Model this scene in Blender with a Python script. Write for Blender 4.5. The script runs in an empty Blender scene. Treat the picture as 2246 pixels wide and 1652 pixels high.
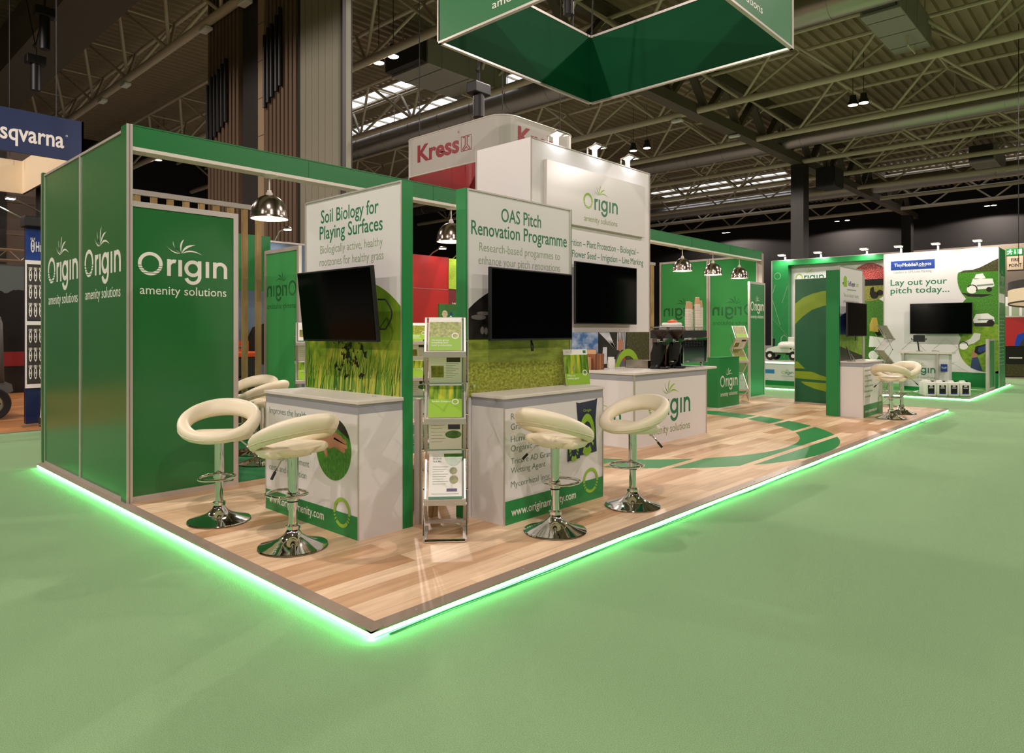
import bpy, bmesh, math, random
from mathutils import Vector, Matrix
random.seed(7)
SC = bpy.context.scene
COL = SC.collection
PI = math.pi

# ---------------------------------------------------------------- camera, world, exposure
cam = bpy.data.cameras.new('camera')
cam.sensor_width = 36.0
cam.lens = 24.22
cam.shift_y = -0.045
cam.clip_start = 0.05
cam.clip_end = 300
camo = bpy.data.objects.new('camera', cam)
COL.objects.link(camo)
camo.location = (-1.904, -2.667, 1.45)
camo.rotation_euler = (math.radians(90), 0, math.radians(-47.08))
SC.camera = camo
SC.view_settings.view_transform = 'Standard'
SC.view_settings.look = 'None'
SC.view_settings.gamma = 1
SC.view_settings.use_curve_mapping = False
SC.view_settings.exposure = 0.0
W = bpy.data.worlds.new('world')
SC.world = W
W.use_nodes = True
W.node_tree.nodes['Background'].inputs[0].default_value = (0.6, 0.7, 1, 1)
W.node_tree.nodes['Background'].inputs[1].default_value = 0.02
BAY_W = 1050.0           # watts of one high bay lamp of the hall
BAY_C = (1.0, 0.865, 0.80)

def lin(h):
    if isinstance(h, str):
        c = [int(h[i:i + 2], 16) / 255 for i in (0, 2, 4)]
        return tuple(x / 12.92 if x <= 0.04045 else ((x + 0.055) / 1.055) ** 2.4 for x in c)
    return h

# ---------------------------------------------------------------- materials
MATS = {}
def mat(name, col='808080', rough=0.5, metal=0.0, spec=0.5, emit=None, es=0.0, trans=0.0, alpha=1.0, coat=0.0, noise=None, bump=None):
    if name in MATS: return MATS[name]
    m = bpy.data.materials.new(name); MATS[name] = m
    m.use_nodes = True
    nt = m.node_tree; p = nt.nodes['Principled BSDF']
    p.inputs['Base Color'].default_value = (*lin(col), 1)
    p.inputs['Roughness'].default_value = rough
    p.inputs['Metallic'].default_value = metal
    p.inputs['Specular IOR Level'].default_value = spec
    p.inputs['Coat Weight'].default_value = coat
    p.inputs['Transmission Weight'].default_value = trans
    p.inputs['Alpha'].default_value = alpha
    if emit:
        p.inputs['Emission Color'].default_value = (*lin(emit), 1)
        p.inputs['Emission Strength'].default_value = es
    if noise or bump:
        tc = nt.nodes.new('ShaderNodeTexCoord')
    if noise:      # (scale xyz, [(pos, colour) ...], detail)
        ramp_noise(nt, tc, noise, p.inputs['Base Color'])
    if bump:       # (scale, strength)
        nz = nt.nodes.new('ShaderNodeTexNoise'); nz.inputs['Scale'].default_value = bump[0]
        nz.inputs['Detail'].default_value = 3
        nt.links.new(tc.outputs['Object'], nz.inputs['Vector'])
        b = nt.nodes.new('ShaderNodeBump'); b.inputs['Strength'].default_value = bump[1]; b.inputs['Distance'].default_value = 0.01
        nt.links.new(nz.outputs['Fac'], b.inputs['Height'])
        nt.links.new(b.outputs['Normal'], p.inputs['Normal'])
    return m

def ramp_noise(nt, tc, noise, sock):
    sc, stops, det = noise
    mp = nt.nodes.new('ShaderNodeMapping'); mp.inputs['Scale'].default_value = sc
    nt.links.new(tc.outputs['Object'], mp.inputs['Vector'])
    nz = nt.nodes.new('ShaderNodeTexNoise'); nz.inputs['Scale'].default_value = 1.0
    nz.inputs['Detail'].default_value = det; nz.inputs['Roughness'].default_value = 0.6
    nt.links.new(mp.outputs['Vector'], nz.inputs['Vector'])
    r = nt.nodes.new('ShaderNodeValToRGB')
    e = r.color_ramp.elements
    while len(e) < len(stops): e.new(0.5)
    for k, (pos, c) in enumerate(stops):
        e[k].position = pos; e[k].color = (*lin(c), 1)
    nt.links.new(nz.outputs['Fac'], r.inputs['Fac'])
    nt.links.new(r.outputs['Color'], sock)
    return r

def translucent(name, col, back, rough=0.12, tr=0.45):
    """glossy printed sheet that lets some light through"""
    m = mat(name, col, rough, spec=0.5)
    nt = m.node_tree; p = nt.nodes['Principled BSDF']
    t = nt.nodes.new('ShaderNodeBsdfTranslucent'); t.inputs[0].default_value = (*lin(back), 1)
    mx = nt.nodes.new('ShaderNodeMixShader'); mx.inputs[0].default_value = tr
    nt.links.new(p.outputs[0], mx.inputs[1]); nt.links.new(t.outputs[0], mx.inputs[2])
    nt.links.new(mx.outputs[0], nt.nodes['Material Output'].inputs[0])
    return m

def brick_mat(name, bw, bh, c1, c2, mortar, msize, rough, offset=0.5, grain=None, axes='xy', bump=0.0):
    m = mat(name, c1, rough)
    nt = m.node_tree; p = nt.nodes['Principled BSDF']
    tc = nt.nodes.new('ShaderNodeTexCoord'); br = nt.nodes.new('ShaderNodeTexBrick')
    mp = nt.nodes.new('ShaderNodeMapping')
    if axes == 'xz': mp.inputs['Rotation'].default_value = (-PI / 2, 0, 0)
    nt.links.new(tc.outputs['Object'], mp.inputs['Vector']); nt.links.new(mp.outputs['Vector'], br.inputs['Vector'])
    br.inputs['Scale'].default_value = 1; br.inputs['Brick Width'].default_value = bw; br.inputs['Row Height'].default_value = bh
    br.inputs['Mortar Size'].default_value = msize; br.offset = offset
    br.inputs['Color1'].default_value = (*lin(c1), 1); br.inputs['Color2'].default_value = (*lin(c2), 1)
    br.inputs['Mortar'].default_value = (*lin(mortar), 1)
    out = br.outputs['Color']
    if grain:
        mp2 = nt.nodes.new('ShaderNodeMapping'); mp2.inputs['Scale'].default_value = grain
        nt.links.new(tc.outputs['Object'], mp2.inputs['Vector'])
        nz = nt.nodes.new('ShaderNodeTexNoise'); nz.inputs['Scale'].default_value = 1; nz.inputs['Detail'].default_value = 5
        nz.inputs['Distortion'].default_value = 0.6
        nt.links.new(mp2.outputs['Vector'], nz.inputs['Vector'])
        r = nt.nodes.new('ShaderNodeValToRGB'); r.color_ramp.elements[0].position = 0.3; r.color_ramp.elements[1].position = 0.7
        r.color_ramp.elements[0].color = (0.82, 0.76, 0.70, 1); r.color_ramp.elements[1].color = (1.1, 1.08, 1.05, 1)
        nt.links.new(nz.outputs['Fac'], r.inputs['Fac'])
        mx = nt.nodes.new('ShaderNodeMix'); mx.data_type = 'RGBA'; mx.blend_type = 'MULTIPLY'; mx.inputs[0].default_value = 1
        nt.links.new(out, mx.inputs[6]); nt.links.new(r.outputs['Color'], mx.inputs[7]); out = mx.outputs[2]
    nt.links.new(out, p.inputs['Base Color'])
    return m

def M(k): return MATS[k]

# ---------------------------------------------------------------- mesh builder
class B:
    def __init__(s): s.bm = bmesh.new(); s.mi = 0
    def _f(s, vs):
        try:
            f = s.bm.faces.new(vs); f.material_index = s.mi; return f
        except ValueError: return None
    def hexa(s, p):
        v = [s.bm.verts.new(q) for q in p]
        for f in ((0,3,2,1),(4,5,6,7),(0,1,5,4),(1,2,6,5),(2,3,7,6),(3,0,4,7)): s._f([v[i] for i in f])
        return v
    def box(s, x0, y0, z0, x1, y1, z1, bev=0.0):
        x0,x1=min(x0,x1),max(x0,x1); y0,y1=min(y0,y1),max(y0,y1); z0,z1=min(z0,z1),max(z0,z1)
        v = s.hexa([(x0,y0,z0),(x1,y0,z0),(x1,y1,z0),(x0,y1,z0),(x0,y0,z1),(x1,y0,z1),(x1,y1,z1),(x0,y1,z1)])
        if bev:
            es = list({e for q in v for e in q.link_edges})
            bmesh.ops.bevel(s.bm, geom=es, offset=bev, segments=2, affect='EDGES', profile=0.5)
        return s
    def beam(s, p0, p1, w, h):
        """square bar from p0 to p1"""
        p0, p1 = Vector(p0), Vector(p1); d = (p1 - p0).normalized()
        up = Vector((0,0,1)) if abs(d.z) < 0.95 else Vector((0,1,0))
        a = d.cross(up).normalized(); b = a.cross(d)
        q = [(-1,-1),(1,-1),(1,1),(-1,1)]
        s.hexa([p0 + a*i*w/2 + b*j*h/2 for i,j in q] + [p1 + a*i*w/2 + b*j*h/2 for i,j in q]); return s
    def cyl(s, p0, p1, r0, r1=None, n=16, caps=True):
        r1 = r0 if r1 is None else r1
        p0, p1 = Vector(p0), Vector(p1); d = (p1 - p0).normalized()
        up = Vector((0,0,1)) if abs(d.z) < 0.95 else Vector((1,0,0))
        a = d.cross(up).normalized(); b = d.cross(a)
        R0, R1 = [], []
        for k in range(n):
            t = 2*PI*k/n; o = a*math.cos(t) + b*math.sin(t)
            R0.append(s.bm.verts.new(p0 + o*r0)); R1.append(s.bm.verts.new(p1 + o*r1))
        for k in range(n): s._f([R0[k], R0[(k+1)%n], R1[(k+1)%n], R1[k]])
        if caps: s._f(R0[::-1]); s._f(R1)
        return s
    def tube(s, pts, r, n=8, closed=False):
        P = [Vector(p) for p in pts]; m = len(P); rings = []
        prev = None
        for i in range(m):
            if closed: d = P[(i+1)%m] - P[i-1]
            else: d = P[min(i+1,m-1)] - P[max(i-1,0)]
            d.normalize()
            if prev is None:
                up = Vector((0,0,1)) if abs(d.z) < 0.9 else Vector((1,0,0)); a = d.cross(up).normalized()
            else:
                a = (prev - d*prev.dot(d)).normalized()
            prev = a; b = d.cross(a)
            rr = r[i] if isinstance(r,(list,tuple)) else r
            rings.append([s.bm.verts.new(P[i] + a*math.cos(2*PI*k/n)*rr + b*math.sin(2*PI*k/n)*rr) for k in range(n)])
        for i in range(m if closed else m-1):
            A, C = rings[i], rings[(i+1)%m]
            for k in range(n): s._f([A[k], A[(k+1)%n], C[(k+1)%n], C[k]])
        if not closed: s._f(rings[0][::-1]); s._f(rings[-1])
        return s
    def lathe(s, prof, c=(0,0,0), n=32, axis='z', cap=False):
        rings = []
        for r, h in prof:
            row = []
            for k in range(n):
                t = 2*PI*k/n; x, y = r*math.cos(t), r*math.sin(t)
                p = (x,y,h) if axis == 'z' else ((h,x,y) if axis == 'x' else (x,h,y))
                row.append(s.bm.verts.new((c[0]+p[0], c[1]+p[1], c[2]+p[2])))
            rings.append(row)
        for i in range(len(rings)-1):
            for k in range(n): s._f([rings[i][k], rings[i][(k+1)%n], rings[i+1][(k+1)%n], rings[i+1][k]])
        if cap: s._f(rings[0][::-1]); s._f(rings[-1])
        return s
    def prism(s, pts, y0, y1, plane='xz'):
        """polygon (x,z) from depth y0 (front) to y1 - or (x,y) from z0 to z1 with plane='xy'"""
        g = (lambda p, d: (p[0], d, p[1])) if plane == 'xz' else (lambda p, d: (p[0], p[1], d))
        A = [s.bm.verts.new(g(p,y0)) for p in pts]; C = [s.bm.verts.new(g(p,y1)) for p in pts]
        s._f(A); s._f(C[::-1]); m = len(pts)
        for k in range(m): s._f([A[k], C[k], C[(k+1)%m], A[(k+1)%m]])
        return s
    def ringp(s, cx, cz, ro, ri, y0, y1, a0=0, a1=2*PI, n=40, ex=1.0):
        """flat ring sector in the xz plane"""
        full = abs(a1-a0-2*PI) < 1e-6; m = n if full else n+1
        V = []
        for k in range(m):
            t = a0+(a1-a0)*k/n; c, d = math.cos(t)*ex, math.sin(t)
            V.append([s.bm.verts.new((cx+c*r, y, cz+d*r)) for r,y in ((ro,y0),(ri,y0),(ri,y1),(ro,y1))])
        for k in range(n):
            A, C = V[k], V[(k+1)%m]
            for j in range(4): s._f([A[j], A[(j+1)%4], C[(j+1)%4], C[j]])
        if not full: s._f(V[0]); s._f(V[-1][::-1])
        return s
    def text(s, body, x0, x1, z, cap, y=-0.0006, bold=0.0, d=0.0006, mirror=False, align='fit'):
        """lettering in the xz plane, from x0 to x1, baseline z, capital height cap"""
        vs, fs, w = glyphs(body, bold)
        kx = (x1-x0)/w if align == 'fit' else cap/0.69
        kz = cap/0.69
        if align == 'c': off = (x0+x1)/2 - w*kx/2
        else: off = x0
        N = [s.bm.verts.new((off+p[0]*kx if not mirror else (x0+x1)-(off+p[0]*kx), y-(d if p[2] > 0 else 0), z+p[1]*kz)) for p in vs]
        for f in fs: s._f([N[i] for i in f])
        return s
    def quad(s, a, b, c, d): s._f([s.bm.verts.new(q) for q in (a,b,c,d)]); return s
    def obj(s, name, mats, parent=None, smooth=False, loc=None, mods=None):
        me = bpy.data.meshes.new(name)
        bmesh.ops.recalc_face_normals(s.bm, faces=s.bm.faces)
        s.bm.to_mesh(me); s.bm.free()
        for m in (mats if isinstance(mats,(list,tuple)) else [mats]): me.materials.append(MATS[m] if isinstance(m,str) else m)
        if smooth:
            for p in me.polygons: p.use_smooth = True
        o = bpy.data.objects.new(name, me); COL.objects.link(o)
        if smooth == 'auto':
            me.set_sharp_from_angle(angle=math.radians(35))
        if parent is not None: o.parent = parent
        if loc: o.location = loc
        return o

GC = {}
def glyphs(body, bold):
    k = (body, bold)
    if k in GC: return GC[k]
    c = bpy.data.curves.new('lettering', 'FONT'); c.body = body; c.size = 1; c.offset = bold; c.extrude = 0.5; c.resolution_u = 3
    o = bpy.data.objects.new('lettering', c); COL.objects.link(o)
    dg = bpy.context.evaluated_depsgraph_get(); dg.update()
    me = bpy.data.meshes.new_from_object(o.evaluated_get(dg))
    vs = [tuple(v.co) for v in me.vertices]; fs = [tuple(p.vertices) for p in me.polygons]
    mn = min(v[0] for v in vs); w = max(v[0] for v in vs) - mn
    vs = [(v[0]-mn, v[1], v[2]) for v in vs]
    bpy.data.objects.remove(o); bpy.data.curves.remove(c); bpy.data.meshes.remove(me)
    GC[k] = (vs, fs, w); return GC[k]

def bez(p0, p1, p2, n=8):
    return [((1-t)**2*p0[0]+2*t*(1-t)*p1[0]+t*t*p2[0], (1-t)**2*p0[1]+2*t*(1-t)*p1[1]+t*t*p2[1]) for t in [k/n for k in range(n+1)]]

LEAVES = [((.455,.265),(.36,.26),(.30,.345),.022),((.46,.265),(.375,.31),(.372,.40),.022),((.465,.265),(.44,.37),(.495,.43),.024),
          ((.47,.265),(.50,.36),(.625,.375),.024),((.475,.265),(.57,.335),(.705,.262),.022)]
def logo(b, x, z, w, y=-0.0006, d=0.0006, part='all', mirror=False, sub=True, hz=1.0):
    """grass-tuft logo: striped O, dotless word, five blades, small line. x,z = left end of the baseline, w = width"""
    X = (lambda t: x + t*w) if not mirror else (lambda t: x + (1-t)*w)
    Z = lambda t: z + t*w*hz
    if part in ('all','o'):
        ro, ri, cz = .13, .093, .125
        # upper half of the ring in one arc, lower half cut into level stripes
        for k in range(32):
            a0, a1 = PI*k/32, PI*(k+1)/32
            b.prism([(X(.13+math.cos(q)*r), Z(cz+math.sin(q)*r)) for q,r in ((a0,ro),(a1,ro),(a1,ri),(a0,ri))], y, y-d)
        def fo(h): return math.sqrt(max(ro*ro-h*h,0))
        def fi(h): return math.sqrt(max(ri*ri-h*h,0))
        def lerp(p, q, n=6): return [p+(q-p)*k/n for k in range(n+1)]
        for h0, h1 in ((0,-.020),(-.027,-.047),(-.054,-.072),(-.079,-.100),(-.107,-.13)):
            if h1 > -ri:
                for sg in (1,-1): b.prism([(X(.13+sg*fo(h)),Z(cz+h)) for h in lerp(h0,h1)]+[(X(.13+sg*fi(h)),Z(cz+h)) for h in lerp(h1,h0)], y, y-d)
            else:
                q = [(.13+fo(h),h) for h in lerp(h0,h1)]+[(.13-fo(h),h) for h in lerp(h1,h0)]
                if h0 > -ri: q += [(.13-fi(h),h) for h in lerp(h0,-ri)]+[(.13+fi(h),h) for h in lerp(-ri+.001,h0)]
                b.prism([(X(p),Z(cz+h)) for p,h in q], y, y-d)
    if part in ('all','leaf'):
        for li,(p0,p1,p2,t) in enumerate(LEAVES):
            A = bez(p0, (p1[0]-t*.6, p1[1]+t*.8), p2); C = bez(p0, (p1[0]+t*.6, p1[1]-t*.8), p2)
            pts = [(X(q[0]), Z(q[1])) for q in A + C[-2:0:-1]]
            b.prism(pts, y, y-d*(1+.25*li))
    if part in ('all','word'):
        def P(q, k=1.0): b.prism([(X(x_),Z(z_)) for x_,z_ in q], y, y-d*k)
        def arc(cx, cz, ro, ri, a0, a1, n=12):
            t = [math.radians(a0+(a1-a0)*k/n) for k in range(n+1)]
            for k in range(n): P([(cx+math.cos(q)*r,cz+math.sin(q)*r) for q,r in ((t[k],ro),(t[k+1],ro),(t[k+1],ri),(t[k],ri))], 1.5+cx)
        def stem(x0, x1, z0, z1): P([(x0,z0),(x1,z0),(x1,z1),(x0,z1)])
        stem(.308,.349,0,.19); arc(.386,.112,.078,.037,72,168)
        stem(.431,.472,0,.19); arc(.595,.098,.097,.056,0,360,28); stem(.652,.692,.0,.19); arc(.594,.008,.098,.058,198,362,16)
        stem(.742,.783,0,.19); stem(.83,.871,0,.19); arc(.915,.108,.085,.044,0,180,16); stem(.959,1.0,0,.108)
    if part in ('all','sub') and sub:
        b.text('amenity solutions', X(.02) if not mirror else X(.99), X(.99) if not mirror else X(.02), Z(-.215), .098*w*hz, y, 0.0, d, mirror=mirror)
    return b

def logo_white(parent, x, z, w, y=-0.0006, m='white_vinyl', mirror=False, sub=True, hz=1.0):
    return logo(B(), x, z, w, y, mirror=mirror, sub=sub, hz=hz).obj('logo', m, parent)
def logo_green(parent, x, z, w, y=-0.0006, sub=True, hz=1.0):
    b = B(); b.mi = 0; logo(b, x, z, w, y, part='o', hz=hz); logo(b, x, z, w, y, part='leaf', hz=hz)
    b.mi = 1; logo(b, x, z, w, y, part='word', hz=hz)
    b.mi = 2
    if sub: logo(b, x, z, w, y, part='sub', hz=hz)
    return b.obj('logo', ['lime_ink','green_ink','olive_ink'], parent)

# ---------------------------------------------------------------- things
def thing(name, label, cat, loc=(0,0,0), rz=0.0, group=None, kind=None):
    o = bpy.data.objects.new(name, None); COL.objects.link(o)
    o.location = loc; o.rotation_euler = (0,0,rz); o.empty_display_size = 0.1
    return tag(o, label, cat, group, kind)
def tag(o, label=None, cat=None, group=None, kind=None):
    if label: o['label'] = label
    if cat: o['category'] = cat
    if group: o['group'] = group
    if kind: o['kind'] = kind
    return o
def struct(o): o['kind'] = 'structure'; return o
def dup(root, loc, rz=None, label=None):
    r = root.copy(); COL.objects.link(r); r.location = loc
    if rz is not None: r.rotation_euler = (0,0,rz)
    if label: r['label'] = label
    for ch in list(root.children):
        c = ch.copy(); COL.objects.link(c); c.parent = r
        for g in ch.children:
            e = g.copy(); COL.objects.link(e); e.parent = c
    return r
FX = -PI/2      # rotation that turns a front (local -y) to face world -X
def lamp(kind, name, loc, power, col, parent=None, size=0.1, rot=None, spot=None, blend=0.5):
    l = bpy.data.lights.new(name, kind); l.energy = power; l.color = col
    if kind in ('POINT','SPOT'): l.shadow_soft_size = size
    if kind == 'SPOT': l.spot_size = spot; l.spot_blend = blend
    o = bpy.data.objects.new(name, l); COL.objects.link(o); o.location = loc
    if rot: o.rotation_euler = rot
    if parent is not None: o.parent = parent
    return o
# ---------------------------------------------------------------- colours of things
mat('white_vinyl','e9e4dc',.45); mat('white_board','dedad8',.38); mat('white_top','d9d2c8',.35); mat('white_gloss','dedad6',.2)
mat('lime_ink','8cb82a',.45); mat('green_ink','12724a',.45); mat('olive_ink','87945a',.45); mat('dark_ink','4d6f5c',.45); mat('grey_ink','7c8a80',.5)
mat('pale_sage','8f9f7f',.5)
mat('green_gloss','2a6c38',.18); mat('green_dark_gloss','12662c',.2); mat('green_matt','0d7032',.4); mat('green_bright','15803c',.38)
mat('green_deep','0a5a36',.42); mat('green_wall','1d7a3d',.35); mat('lime_board','7d9a14',.4); mat('green_moss','2f6f22',.5)
mat('mirror_ink','17602e',.5)
translucent('green_film','4a9a5c','8fe0a4',.12,.45)
mat('green_film_ring','1f6b38',.45,spec=.3); mat('green_lining','074a2a',.6,spec=.1)
mat('alu','c6beb6',.36,.45); mat('alu_flat','b0a8a0',.5,.3); mat('alu_dark','a08f80',.45,.4); mat('grey_tape','9a9ba2',.5)
mat('chrome','dfdfdf',.05,1.0); mat('nickel','a2968a',.2,1.0); mat('steel','b9b2a6',.28,1.0)
mat('black_gloss','050505',.07); mat('black_matt','0b0b0b',.5); mat('black_rubber','101010',.75); mat('screen','020303',.12,spec=.10)
mat('cream_leather','eee2c6',.42,bump=(90,.04)); mat('cream_seam','d8cbab',.6)
mat('bulb_glow','ffffff',.5,emit='fff1dc',es=25.0); mat('flood_glow','ffffff',.5,emit='f4f6ff',es=22.0); mat('bay_glow','ffffff',.5,emit='fff0d6',es=9.0)
mat('spot_glow','ffffff',.5,emit='f6f4ff',es=12.0)
mat('shade_white','f2ece0',.4)
mat('led_core','ffffff',.4,emit=(.17,1.0,.34),es=30.0); mat('led_wire','0a8a44',.35)
mat('red_board','b0120e',.35); mat('red_letter','8e0f16',.4); mat('red_lining','7a0a0a',.5); mat('navy','0e2350',.4); mat('blue_board','1b3c86',.35); mat('cream_board','e2cfae',.55)
mat('charcoal','33302d',.55); mat('dark_steel','23211d',.55); mat('orange','e8551a',.4); mat('grey_plastic','5b5854',.45); mat('yellow','d8b41a',.5)
mat('brown_card','8a5433',.7); mat('kraft','c69c72',.7); mat('paper','eceae4',.6); mat('plastic_white','ecebe2',.3)
mat('clear_glass','ffffff',.02,trans=1.0); mat('smoke_plastic','2a2420',.06,alpha=.35)
mat('coffee_beans','2a1308',.6,noise=((60,60,60),[(.35,'140803'),(.7,'4a2412')],2))
mat('timber','a98a5c',.7,noise=((6,6,1.5),[(.3,'8c6d40'),(.7,'bd9d6a')],4))
mat('skin','b07a5c',.55); mat('blue_cloth','2c3f66',.7)
mat('navy_bag','16243f',.45); mat('blue_paint','1440a8',.25); mat('teal_board','4f6b62',.5); mat('grey_blue','5f7085',.5)
mat('tractor_dark','0d0d0c',.5)
mat('carpet_dark','0c6b34',.95)
mat('carpet','93a97a',.97,noise=((260,260,260),[(.36,'7ca36e'),(.64,'a1c592')],4),bump=(300,.9))
brick_mat('planks',1.22,.155,'ecd2b2','bb9068','b08a62',.0012,.36,offset=.37,grain=(1.6,22,1))
brick_mat('planks_warm',1.2,.19,'c48a50','a86f3c','7a5030',.002,.4,offset=.37,grain=(2.2,28,1))
# photographs printed on the boards
mat('photo_blades','6f9a20',.3,noise=((22,1,2.6),[(.30,'1f3d0c'),(.44,'4d7a18'),(.56,'8fae2c'),(.70,'cfc23c')],4))
mat('photo_turf','87902e',.3,noise=((40,1,55),[(.32,'5d6a1c'),(.5,'8b942f'),(.7,'b9b65a')],3))
mat('photo_turf_far','8a9a38',.3,noise=((5,1,22),[(.3,'6e7c28'),(.7,'9fae48')],3))
mat('photo_dark','201d1c',.3,noise=((5,1,7),[(.35,'161414'),(.62,'2f2a28'),(.8,'4a3f3c')],2))
mat('photo_green_blur','4d7a1c',.3,noise=((3,1,2),[(.3,'3a6a1a'),(.7,'7f9a2a')],2))
mat('photo_lawn','3f7a1e',.3,noise=((70,1,30),[(.3,'245a12'),(.5,'3f8020'),(.7,'62a030')],3))
mat('photo_pitch','3f6f22',.3,noise=((20,1,34),[(.3,'2c5618'),(.6,'4b7d28'),(.8,'66903a')],3))
mat('photo_pitch_lime','6f9a20',.3,noise=((9,1,14),[(.3,'55861c'),(.7,'8fae2c')],3))
mat('photo_tree','4a4a20',.4,noise=((30,1,30),[(.35,'23260f'),(.6,'4d4a22'),(.8,'6e6a38')],3))
mat('photo_sky','5d86b8',.4,noise=((4,1,6),[(.4,'3f6ea8'),(.6,'a8bcd4'),(.75,'dfe4ea')],3))
mat('photo_sky_pale','dfe2e6',.4,noise=((3,1,5),[(.4,'c9d2de'),(.6,'eceef0')],3))
mat('photo_blue','1f3f7a',.35); mat('photo_field','7d8a30',.4,noise=((24,1,30),[(.3,'55601f'),(.6,'8f8a3c'),(.8,'b09a58')],3))
mat('photo_stand_red','b0201c',.4,noise=((60,1,60),[(.45,'8a1414'),(.55,'c83028'),(.72,'e8e0dc')],1))
mat('photo_gloom','17130f',.3); mat('photo_straw','b08a3c',.5,noise=((40,1,40),[(.3,'6a4a1c'),(.6,'b08a3c'),(.8,'d8c070')],3))
mat('lime_felt','a8c832',.9,noise=((60,60,60),[(.35,'86a820'),(.65,'bcd84a')],3))
# hall
mat('roof_deck','8f7c62',.6); mat('roof_paint','c2b49a',.5); mat('beam_paint','5a5040',.6); mat('duct','a9a39a',.3,.9); mat('duct_box','9a958a',.5,.3)
mat('concrete','8a8780',.8); mat('hall_wall','15120f',.85); mat('hall_wall_beige','8d8272',.8); mat('partition_brown','5e5146',.8); mat('hall_tile','a08a6c',.7); mat('hall_panel','8a8774',.6); mat('hall_rib','6a5644',.65); mat('hall_dark','1d1a16',.6)
mat('sky_glow','ffffff',.5,emit='e8efff',es=1.6)
mat('exit_green','0c7a34',.5,emit='0c9a3c',es=.5); mat('exit_white','ffffff',.5,emit='f4ffd8',es=1.3)
mat('smoke_sheet','a9a69e',.3,alpha=.35); mat('purple_ink','4a3a70',.45)
mat('photo_haze','7d9a2c',.3,noise=((7,1,6),[(.3,'4f7a1c'),(.5,'8a9f2e'),(.7,'c4bb4a')],2)); mat('blade_a','2f5c12',.35); mat('blade_b','5c8a20',.35); mat('blade_c','93a632',.35); mat('blade_d','b8b648',.35)
# ================================================================ the hall
# floor and walls
fl = struct(B().box(-30,-26,-.2,66,48,-.004).obj('floor','concrete'))
B().box(-29.5,-16,-.004,40,9.12,0).obj('aisle_carpet','carpet',fl)
wr = struct(B().box(64,-26,0,64.4,48,14.5).obj('wall_right','hall_wall'))
B().box(63.9,-26,0,63.99,16,8.2).obj('wall_lining','hall_wall_beige', wr)
struct(B().box(-30,46,0,66,46.4,14.5).obj('wall_back','hall_wall'))
struct(B().box(-30,-26,0,-29.6,48,14.5).obj('wall_left','hall_wall'))
struct(B().box(-30,-26.4,0,66,-26,14.5).obj('wall_front','hall_wall'))
# corrugated roof deck (ridges run along x)
b = B(); P = .42; prof = [(0,13.45),(.16,13.45),(.21,13.32),(.37,13.32)]; rows = []
y = -26.0
while y < 47:
    for dy, z in prof: rows.append((y+dy, z))
    y += P
va = [b.bm.verts.new((-30,q[0],q[1])) for q in rows]; vb = [b.bm.verts.new((66,q[0],q[1])) for q in rows]
for k in range(len(rows)-1): b._f([va[k],va[k+1],vb[k+1],vb[k]])
struct(b.obj('ceiling','roof_deck'))
B_ceil_back = struct(B().box(-30,-26,13.6,66,48,13.8).obj('trim_1','hall_dark'))

# rooflights in the deck: panes of daylight between bars
def skylight(n, x, y0, y1, w=1.0):
    f = B()
    for xx in (x-w/2, x+w/2): f.box(xx-.05,y0,13.16,xx+.05,y1,13.3)
    k = y0
    while k <= y1+.01: f.box(x-w/2,k-.035,13.17,x+w/2,k+.035,13.29); k += 1.1
    fr = struct(f.obj('window_%d' % n, 'roof_paint'))
    B().quad((x-w/2,y0,13.25),(x+w/2,y0,13.25),(x+w/2,y1,13.25),(x-w/2,y1,13.25)).obj('glazing','sky_glow',fr)
skylight(1, 18.7, 18.5, 34); skylight(2, 21.6, 17, 34); skylight(3, 53.5, 2, 12.1); skylight(4, 55.8, 2, 12.1); skylight(5, 49.5, 17, 29); skylight(6, 51.5, 17, 29)

# long roof trusses of steel tube, running along y
UNIT = {}
def unit_tube(r, m):
    if (r,m) not in UNIT:
        o = B().cyl((0,0,0),(0,0,1),r,n=8,caps=False).obj('strut', m, smooth=True); UNIT[(r,m)] = o.data; bpy.data.objects.remove(o)
    return UNIT[(r,m)]
def strut(p0, p1, r, m, parent, name='strut'):
    p0, p1 = Vector(p0), Vector(p1); d = p1-p0
    o = bpy.data.objects.new(name, unit_tube(r,m)); COL.objects.link(o); o.parent = parent
    o.matrix_local = Matrix.Translation(p0) @ d.to_track_quat('Z','Y').to_matrix().to_4x4() @ Matrix.Diagonal((1,1,d.length,1))
    return o
ORD = ['first','second','third','fourth','fifth','sixth','seventh','eighth','ninth','tenth','eleventh','twelfth']
TX = [7.3,12.5,17.8,25.5,31.6,37.8,42.6,47.6,52.8,58.4]
TYN = [-14.2,-14.2,-14.2,-10.2,-6.2,-6.2,-6.2,-6.2,-6.2,-6.2]
for i, x in enumerate(TX):
    t = thing('roof_truss', 'steel tube roof truss with zigzag struts, %s of them counting from the finned column' % ORD[i], 'truss', (x,0,0), group='roof trusses', kind='structure')
    y0, y1 = TYN[i], 45.8
    B().cyl((0,y0,11),(0,y1,11),.14,n=12).obj('bottom_chord','roof_paint',t,smooth='auto')
    for s in (-1,1): B().cyl((s*.95,y0,12.75),(s*.95,y1,12.75),.08,n=8).obj('top_chord','roof_paint',t,smooth='auto')
    y = 1.8
    while y-4 > y0: y -= 4
    while y+2 < y1:
        for s in ((-1,1) if x < 45 else (1,)):
            strut((0,y,11),(s*.95,y+2,12.75),.06,'roof_paint',t)
            if y+4 < y1: strut((0,y+4,11),(s*.95,y+2,12.75),.06,'roof_paint',t)
        strut((-.95,y+2,12.75),(.95,y+2,12.75),.04,'roof_paint',t,'tie')
        y += 4
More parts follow.
